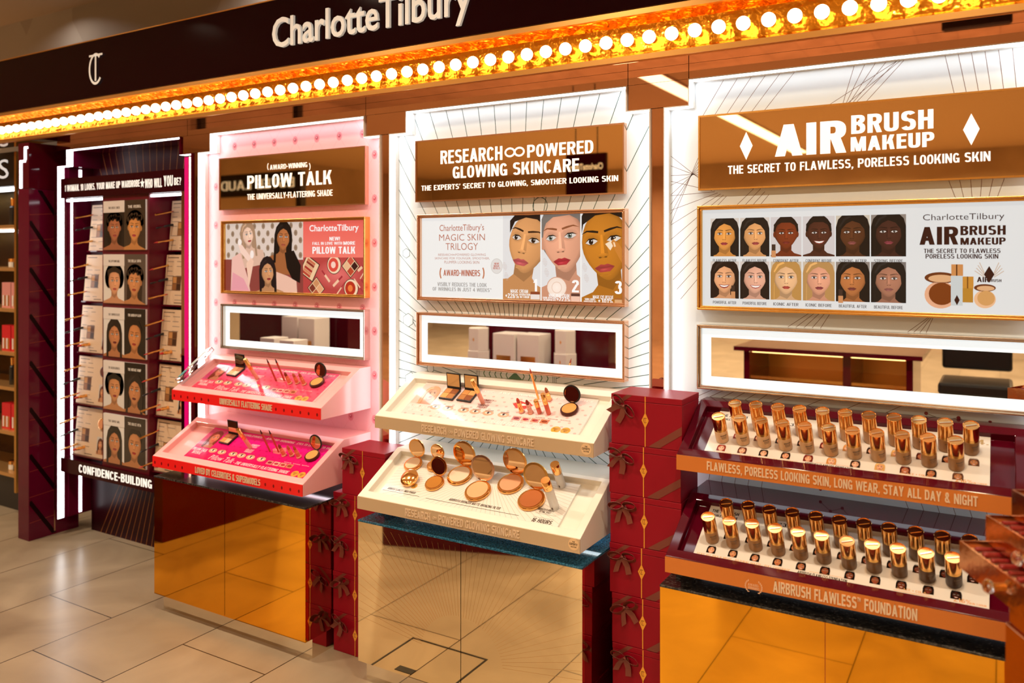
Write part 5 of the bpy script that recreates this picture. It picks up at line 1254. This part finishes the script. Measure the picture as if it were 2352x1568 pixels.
for i in range(5):
    z0 = .1607*i; z1 = z0+.1603 if i < 4 else .826
    x0, x1 = (-2.337+gr.uniform(0, .003), -2.100) if i < 4 else (-2.288, -2.069)
    gift(x0, x1, z0, z1, '%s maroon gift box with brown bow, shorter stack beside the pink trays' % (lab[i] if i < 4 else 'topmost'), 'gift boxes stacked between the pink and sunburst bays', rot=gr.uniform(-.5, .7))
for i in range(7):
    z0 = .1638*i; dx = (0, .004, .002, -.006, -.004, -.008, 0)[i]
    gift(-1.108+dx, (-.886 if i < 4 else -.869+dx*.2) if i < 6 else -.867, z0, z0+.1634, '%s maroon gift box with brown bow, taller stack beside the maroon trays' % lab[i], 'gift boxes stacked between the sunburst and rightmost bays', rot=gr.uniform(-.6, .8))
# ------------------------------------------------------------------ maroon pilaster and shelf unit at the far left
t = thing('maroon_pilaster', (-4.735, 2.7, 0), 'glossy maroon pilaster with thin gold rays and dark diagonals at the left', 'pillar')
bev(part('shaft', G().box(-4.79, -4.682, 2.57, 2.86, 0, 1.975), M_maroonwall, t), .002)
bev(part('dark_top', G().box(-4.79, -4.682, 2.57, 2.86, 1.976, 2.235), M_maroon, t), .002)
P = Print((-4.6815, 0, 0), (0, 1, 0), (0, 0, 1), (1, 0, 0)); P.cl = (2.574, .01, 2.74, 1.97)
for i in range(14):
    z = .10+.262*i*.55; P.line((2.57, z), (2.72, z+.012), .003, C('#8a3424'), 1)
for i in range(8):
    z = .12+.262*i; P.line((2.575, z+.10), (2.72, z-.12), .022, C('#1a0206'), 2)
part('ray_print', P.g, MATS['maroon_print'], t)
part('edge_stripe', G().box(-4.6816, -4.679, 2.712, 2.718, .02, 1.97), M_rose, t)
# glowing steps on the pilaster head stand in for the bay light's reflection
part('head_reflection', G().box(-4.770, -4.748, 2.5665, 2.5695, 1.98, 2.125).box(-4.770, -4.712, 2.5665, 2.5695, 2.125, 2.137).box(-4.724, -4.706, 2.5665, 2.5695, 2.137, 2.2).box(-4.724, -4.690, 2.5665, 2.5695, 2.2, 2.212), M_led, t)
YS = 2.82
xr = at(37, 700, YS)[0]; xl = xr-1.0
def sz(py): return at(18, py, YS)[1]
t = thing('product_shelving', (xr-.5, YS, 0), 'dark shelving unit with gold edges at the far left edge', 'shelving')
part('back_panel', G().box(xl, xr, YS+.30, YS+.32, 0, 2.25), M_dark, t); part('side_panel', G().box(xr-.022, xr, YS, YS+.30, .12, 2.25), M_gold, t); part('side_panel', G().box(xl, xl+.022, YS, YS+.30, .12, 2.25), M_gold, t)
part('header_panel', G().box(xl+.023, xr-.023, YS, YS+.29, sz(428), 2.25), M_dark, t)
P = vplane(YS-.001); P.text('S', at(-3, 411, YS)[0], at(-3, 411, YS)[1], at(20, 365, YS)[0], at(20, 365, YS)[1], (.8, .85, .85), 0, -.002);
part('lettering', P.g, M_hletter, t)
SH = [sz(q) for q in (520, 618, 712, 812, 892, 994, 1090)]
M_shelfgold = mat('shelf_gold', (.72, .42, .16), .35, metal=.8)
for i, z in enumerate(SH): part('shelf', G().box(xl+.023, xr-.023, YS+.004, YS+.298, z-.012, z+.010), M_shelfgold, t)
part('shelf_light', G().box(xl+.03, xr-.03, YS+.01, YS+.03, sz(438), sz(430)), M_led, t); part('shelf_light', G().box(xl+.03, xr-.03, YS+.01, YS+.03, sz(532), sz(527)), M_led, t)
part('kick_panel', G().box(xl+.03, xr-.03, YS+.03, YS+.28, .0, SH[-1]-.013), M_dark, t)
def shelf_item(kind, x, z, hmax, i, s):
    y = YS+.07
    if kind == 'bottle':
        t = thing('skincare_bottle', (x, y, z), '', 'bottle'); part('body', G().lathe([(.02, z), (.022, z+.004), (.022, z+hmax*.6), (.012, z+hmax*.66)], 16, cx=x, cy=y), M_dark, t, True); part('cap', G().lathe([(.014, z+hmax*.661), (.016, z+hmax*.9), (.013, z+hmax*.92)], 16, cx=x, cy=y), M_cap, t, True)
    elif kind == 'jar':
        t = thing('cream_jar', (x, y, z), '', 'jar'); part('body', G().lathe([(.022, z), (.026, z+.004), (.026, z+.035)], 16, cx=x, cy=y), M_glass if i % 2 else M_frost, t, True); part('lid', G().lathe([(.027, z+.0351), (.027, z+.055), (.024, z+.057)], 16, cx=x, cy=y), M_cap, t, True)
    else:
        t = thing('boxed_set', (x, y, z), '', 'boxed set'); c = M_maroonbox if kind == 'redbox' else mat('pink_carton', (.62, .25, .24), .4)
        if kind == 'redbox': c = mat('red_carton', (.55, .01, .02), .35)
        part('carton', G().box(x-.05, x+.05, y-.03, y+.03, z, z+hmax*.85), c, t)
        for q in range(4): part('lipstick_window', G().box(x-.04+.021*q, x-.025+.021*q, y-.0315, y-.0301, z+.012, z+hmax*.42), M_cap if q % 2 else M_frost, t)
    return t
SN = ['top shelf', 'second shelf', 'third shelf', 'fourth shelf', 'fifth shelf', 'sixth shelf', 'lowest shelf']
kinds = ['bottle', 'jar', 'pinkbox', 'redbox', 'bottle', 'redbox', 'jar']
desc = {'bottle': 'dark bottle with copper cap', 'jar': 'small jar with copper lid', 'pinkbox': 'pink carton with windows', 'redbox': 'red carton with windows'}
for i, z in enumerate(SH):
    top = (SH[i-1] if i else sz(438))-.016; hm = min(.19, top-z-.012); kd = kinds[i]; stp = .055 if kd in ('bottle', 'jar') else .11
    n = 3 if stp < .1 else 2
    for q in range(n):
        x = xr-.055-stp*q-(0 if stp < .1 else .025)
        o = shelf_item(kd, x, z+.0101, hm, q, i)
        o['label'] = '%s, %s of the left shelving, %s from the right' % (desc[kd], SN[i], ('first', 'second', 'third')[q]); o['group'] = 'products on the left shelving'
# ------------------------------------------------------------------ rose gold drawer stand at the right
av = Vector((.45, -.893, 0)); bv = Vector((.893, .45, 0)); P0 = Vector((-.077, 1.95, 0))
def SM_(a, b, z): return Matrix(((av.x, bv.x, 0, P0.x+av.x*a+bv.x*b), (av.y, bv.y, 0, P0.y+av.y*a+bv.y*b), (0, 0, 1, z), (0, 0, 0, 1)))
M_hammer = mat('hammered_rose_gold', (.66, .31, .13), .13, metal=1, bump=(45, .06, .006)); M_hammerb = mat('hammered_rose_gold_base', (.62, .27, .11), .13, metal=1, bump=(9, .08, .01))
st = thing('drawer_stand', (P0.x+.2, P0.y, 0), 'rose gold stand with three fanned-out drawers of lip pencils at the lower right', 'display stand')
g = G(); g.M = SM_(.12, .03, 0); g.box(0, .5, 0, .36, 0, .893); bev(part('pedestal', g, M_hammerb, st), .004)
g = G(); g.M = SM_(.125, .035, 0); g.box(0, .49, 0, .35, .8935, .950); bev(part('neck', g, M_hammerb, st), .003)
P = Print(P0+av*.3+bv*.0298, av, (0, 0, 1), -bv); P.ctm(.10, .80, .09, C('#5a1c0c'), 0, .003); P.ctm(.10, .62, .09, C('#5a1c0c'), 0, .003); part('monogram', P.g, M_print, st)
for i, (da, db, z) in enumerate(((0, 0, .951), (.010, .048, 1.0085), (.025, .092, 1.066))):
    h = .056; A_, B_ = .46, .30; th = .003
    g = G(); g.M = SM_(da, db, z); g.box(0, A_, 0, B_, 0, th).box(0, A_, 0, th, th, h).box(0, A_, B_-th, B_, th, h).box(0, th, th, B_-th, th, h).box(A_-th, A_, th, B_-th, th, h)
    d = part('drawer', g, M_hammer, st)
    g = G(); g.M = SM_(da, db, z); g.box(th, A_-th, th, B_-th, h-.026, h-.014); part('insert', g, mat('insert_tan', (.50, .24, .12), .5), st)
    g = G(); g.M = SM_(da, db, z) @ Matrix.Translation((.16, 0, h*.42)) @ Matrix.Rotation(math.pi/2, 4, 'X'); g.lathe([(.004, 0), (.004, .012), (.012, .015), (.014, .021), (.010, .027), (.002, .029)], 14); sub('knob', g, M_glass if i else M_acryl, d, st, True)
    g = G(); g.M = SM_(da, db, z) @ Matrix.Translation((.16, 0, h*.42)) @ Matrix.Rotation(math.pi/2, 4, 'X'); g.lathe([(.0075, 0), (.0075, .011), (.003, .0118)], 14); sub('knob_stem', g, M_gold, d, st, True)
    for q in range(7 if i == 0 else 4):
        M = SM_(da, db, z) @ Matrix.Translation((.030+.032*q, .018, h-.014+.0062)) @ Matrix.Rotation(-math.pi/2, 4, 'X')
        t = thing('lip_pencil', (0, 0, 0), 'lip pencil in the %s drawer, number %s from its tip' % (('lowest', 'middle', 'top')[i], ORDN[q]), 'lip pencil', 'lip pencils in the drawers', M)
        t['label'] = '%s dark red lip pencil along the %s rose gold drawer' % (ORDN[q], ('lowest', 'middle', 'top')[i])
        k = .006 if q % 2 else .0045
        part('barrel', G().tube([(0, 0, 0), (0, 0, .16)], k, 10), mat('lip_pencil_red', (.22, .012, .012), .25, coat=.4), t, True, True); part('cap', G().tube([(0, 0, .1602), (0, 0, .195)], k*1.05, 10), M_cap if q > 2 else M_dark, t, True, True)
# ------------------------------------------------------------------ what the mirrors see: counters on the shop floor
def island(name, poly, zt, label, grp='shop counters seen in the mirrors'):
    cx = sum(p[0] for p in poly)/len(poly); cy = sum(p[1] for p in poly)/len(poly)
    def sc(k): return [(cx+(p[0]-cx)*k, cy+(p[1]-cy)*k) for p in poly]
    t = thing('counter', (cx, cy, 0), label, 'counter', grp)
    part('body', G().prism(sc(.96), 0, zt-.0305, 'z'), M_maroon, t); part('top', G().prism(poly, zt-.03, zt, 'z'), M_maroon, t); return t
def riser(t, poly, z0, z1): part('riser', G().prism(poly, z0, z1, 'z'), M_maroon, t)
ra = island('a', [(-2.03, .88), (-2.96, 1.18), (-3.12, .5), (-2.2, .2)], .86, 'maroon counter with white cartons seen in the sunburst bay mirror')
rb = island('b', [(-3.95, 1.3), (-4.0, 1.78), (-5.1, 1.78), (-5.1, .9), (-3.95, .9)], .93, 'maroon counter with white cartons seen in the pink bay mirror')
riser(ra, [(-2.26, .40), (-3.06, .66), (-3.08, .57), (-2.26, .28)], .8602, 1.42); riser(rb, [(-3.97, .92), (-3.97, 1.05), (-5.08, 1.05), (-5.08, .92)], .9302, 1.45)
M_carton = mat('white_carton', (.80, .74, .68), .4)
def carton(x, y, z, w_, h, label, n=4, rot=0.):
    t = thing('white_carton', (x, y, z), label, 'carton', 'white cartons on the counters')
    if n == 4: g = G(); g.M = Matrix.Translation((x, y, z)) @ Matrix.Rotation(rot, 4, 'Z'); g.box(-w_/2, w_/2, -w_/2, w_/2, .0003, h)
    else: g = G().lathe([(w_/2, z+.0003), (w_/2, z+h)], n, cx=x, cy=y)
    bev(part('carton', g, M_carton, t), .003)
    if n == 4:
        g = G(); g.M = Matrix.Translation((x, y, z)) @ Matrix.Rotation(rot, 4, 'Z'); g.box(-w_*.33, w_*.33, w_/2+.0003, w_/2+.0012, h*.10, h*.36); part('window', g, M_cap, t)
    else:
        P = Print((x, y+w_*.434+.0006, z), (-1, 0, 0), (0, 0, 1), (0, 1, 0)); P.poly([(-.006, h*.5), (0, h*.5+.014), (.006, h*.5), (0, h*.5-.014)], C('#c9743c'), 0); part('emblem', P.g, M_emblem, t)
    return t
carton(-2.835, .72, .86, .165, .225, 'left square white carton seen in the sunburst bay mirror'); carton(-2.660, .70, .86, .165, .225, 'right square white carton seen in the sunburst bay mirror')
for nm, x, y in (('left', -3.03, .80), ('right', -2.45, .66)):
    carton(x, y, .86, .165, .105, 'lower hexagonal carton of the %s pair seen in the sunburst bay mirror' % nm, 6); carton(x, y, .9655, .15, .15, 'upper hexagonal carton of the %s pair seen in the sunburst bay mirror' % nm, 6)
for x, y, z, w_, h, n in ((-4.10, 1.25, .93, .15, .24, 'left tall'), (-4.27, 1.24, .93, .15, .245, 'right tall'), (-4.06, 1.48, .93, .13, .11, 'low front'), (-4.22, 1.5, .93, .13, .12, 'second low front')):
    carton(x, y, z, w_, h, '%s white carton seen in the pink bay mirror' % n)
# counter behind the photographer, gold-lit shelves
t = thing('display_counter', (-1.05, -.8, 0), 'maroon counter with amber-lit open shelves seen in the rightmost mirror', 'counter')
part('top', G().box(-1.66, -.44, -1.2, -.45, .92, .95), M_maroon, t); part('side_panel', G().box(-1.6, -1.56, -1.1, -.5, 0, .919), M_maroon, t); part('side_panel', G().box(-.54, -.5, -1.1, -.5, 0, .919), M_maroon, t); part('back_panel', G().box(-1.559, -.541, -1.1, -1.08, 0, .919), mat('amber_back', (.9, .38, .06), .3, metal=.4), t)
part('divider', G().box(-.93, -.88, -1.079, -.5, .1, .919), M_maroon, t)
for z in (.1, .52, .72): part('shelf', G().box(-1.559, -.931, -1.079, -.52, z, z+.02), M_gold, t); part('shelf', G().box(-.879, -.541, -1.079, -.52, z, z+.02), M_gold, t)
part('shelf_light', G().box(-1.55, -.55, -.56, -.54, .905, .917), mat('warm_strip', (1, 1, 1), .4, emit=(1, .6, .2), es=5), t)
# added stool standing in for the dark reflection of the person at the camera
t = thing('person_stand_in', (-.15, -.75, 0), 'added black stool standing in for the person reflected in the rightmost mirror', 'stool')
bev(part('seat', G().box(-.36, .06, -.98, -.55, .70, .78), M_dark, t), .02); bev(part('backrest', G().box(-.36, .06, -1.03, -.985, .82, 1.36), M_dark, t), .02)
for x in (-.33, .03):
    for y in (-.95, -.58): part('leg', G().tube([(x, y, 0), (x, y, .699)], .014, 8), M_dark, t)
# signs across the aisle
t = thing('hanging_shop_sign', (-3.58, -2.0, 2.2), 'maroon sign with white lettering across the aisle, seen in the sunburst mirror', 'sign')
part('panel', G().box(-3.80, -3.36, -2.05, -2.0, 2.20, 2.62), M_fascia, t)
P = Print((-3.58, -1.9995, 0), (-1, 0, 0), (0, 0, 1), (0, 1, 0)); P.text(BRAND, -.19, 2.44, .19, 2.52, WHT, 1, .01); part('lettering', P.g, M_hletter, t)
part('hanger', G().tube([(-3.7, -2.025, 2.621), (-3.7, -2.025, 3.3)], .006, 8).tube([(-3.46, -2.025, 2.621), (-3.46, -2.025, 3.3)], .006, 8), M_dark, t)
t = thing('shop_fascia', (-9.2, -3.2, 2.5), 'black fascia with white lettering across the aisle, seen in the pillow talk mirror', 'sign')
part('panel', G().box(-10.9, -8.7, -3.3, -3.2, 2.50, 2.84), M_dark, t)
P = Print((-9.78, -3.199, 0), (-1, 0, 0), (0, 0, 1), (0, 1, 0)); P.text('EST\u00c9E LAUDER', -.95, 2.60, .95, 2.77, WHT, 1, .0); part('lettering', P.g, M_hletter, t)
part('post', G().box(-10.9, -10.8, -3.3, -3.2, 0, 2.499).box(-8.8, -8.7, -3.3, -3.2, 0, 2.499), M_dark, t)
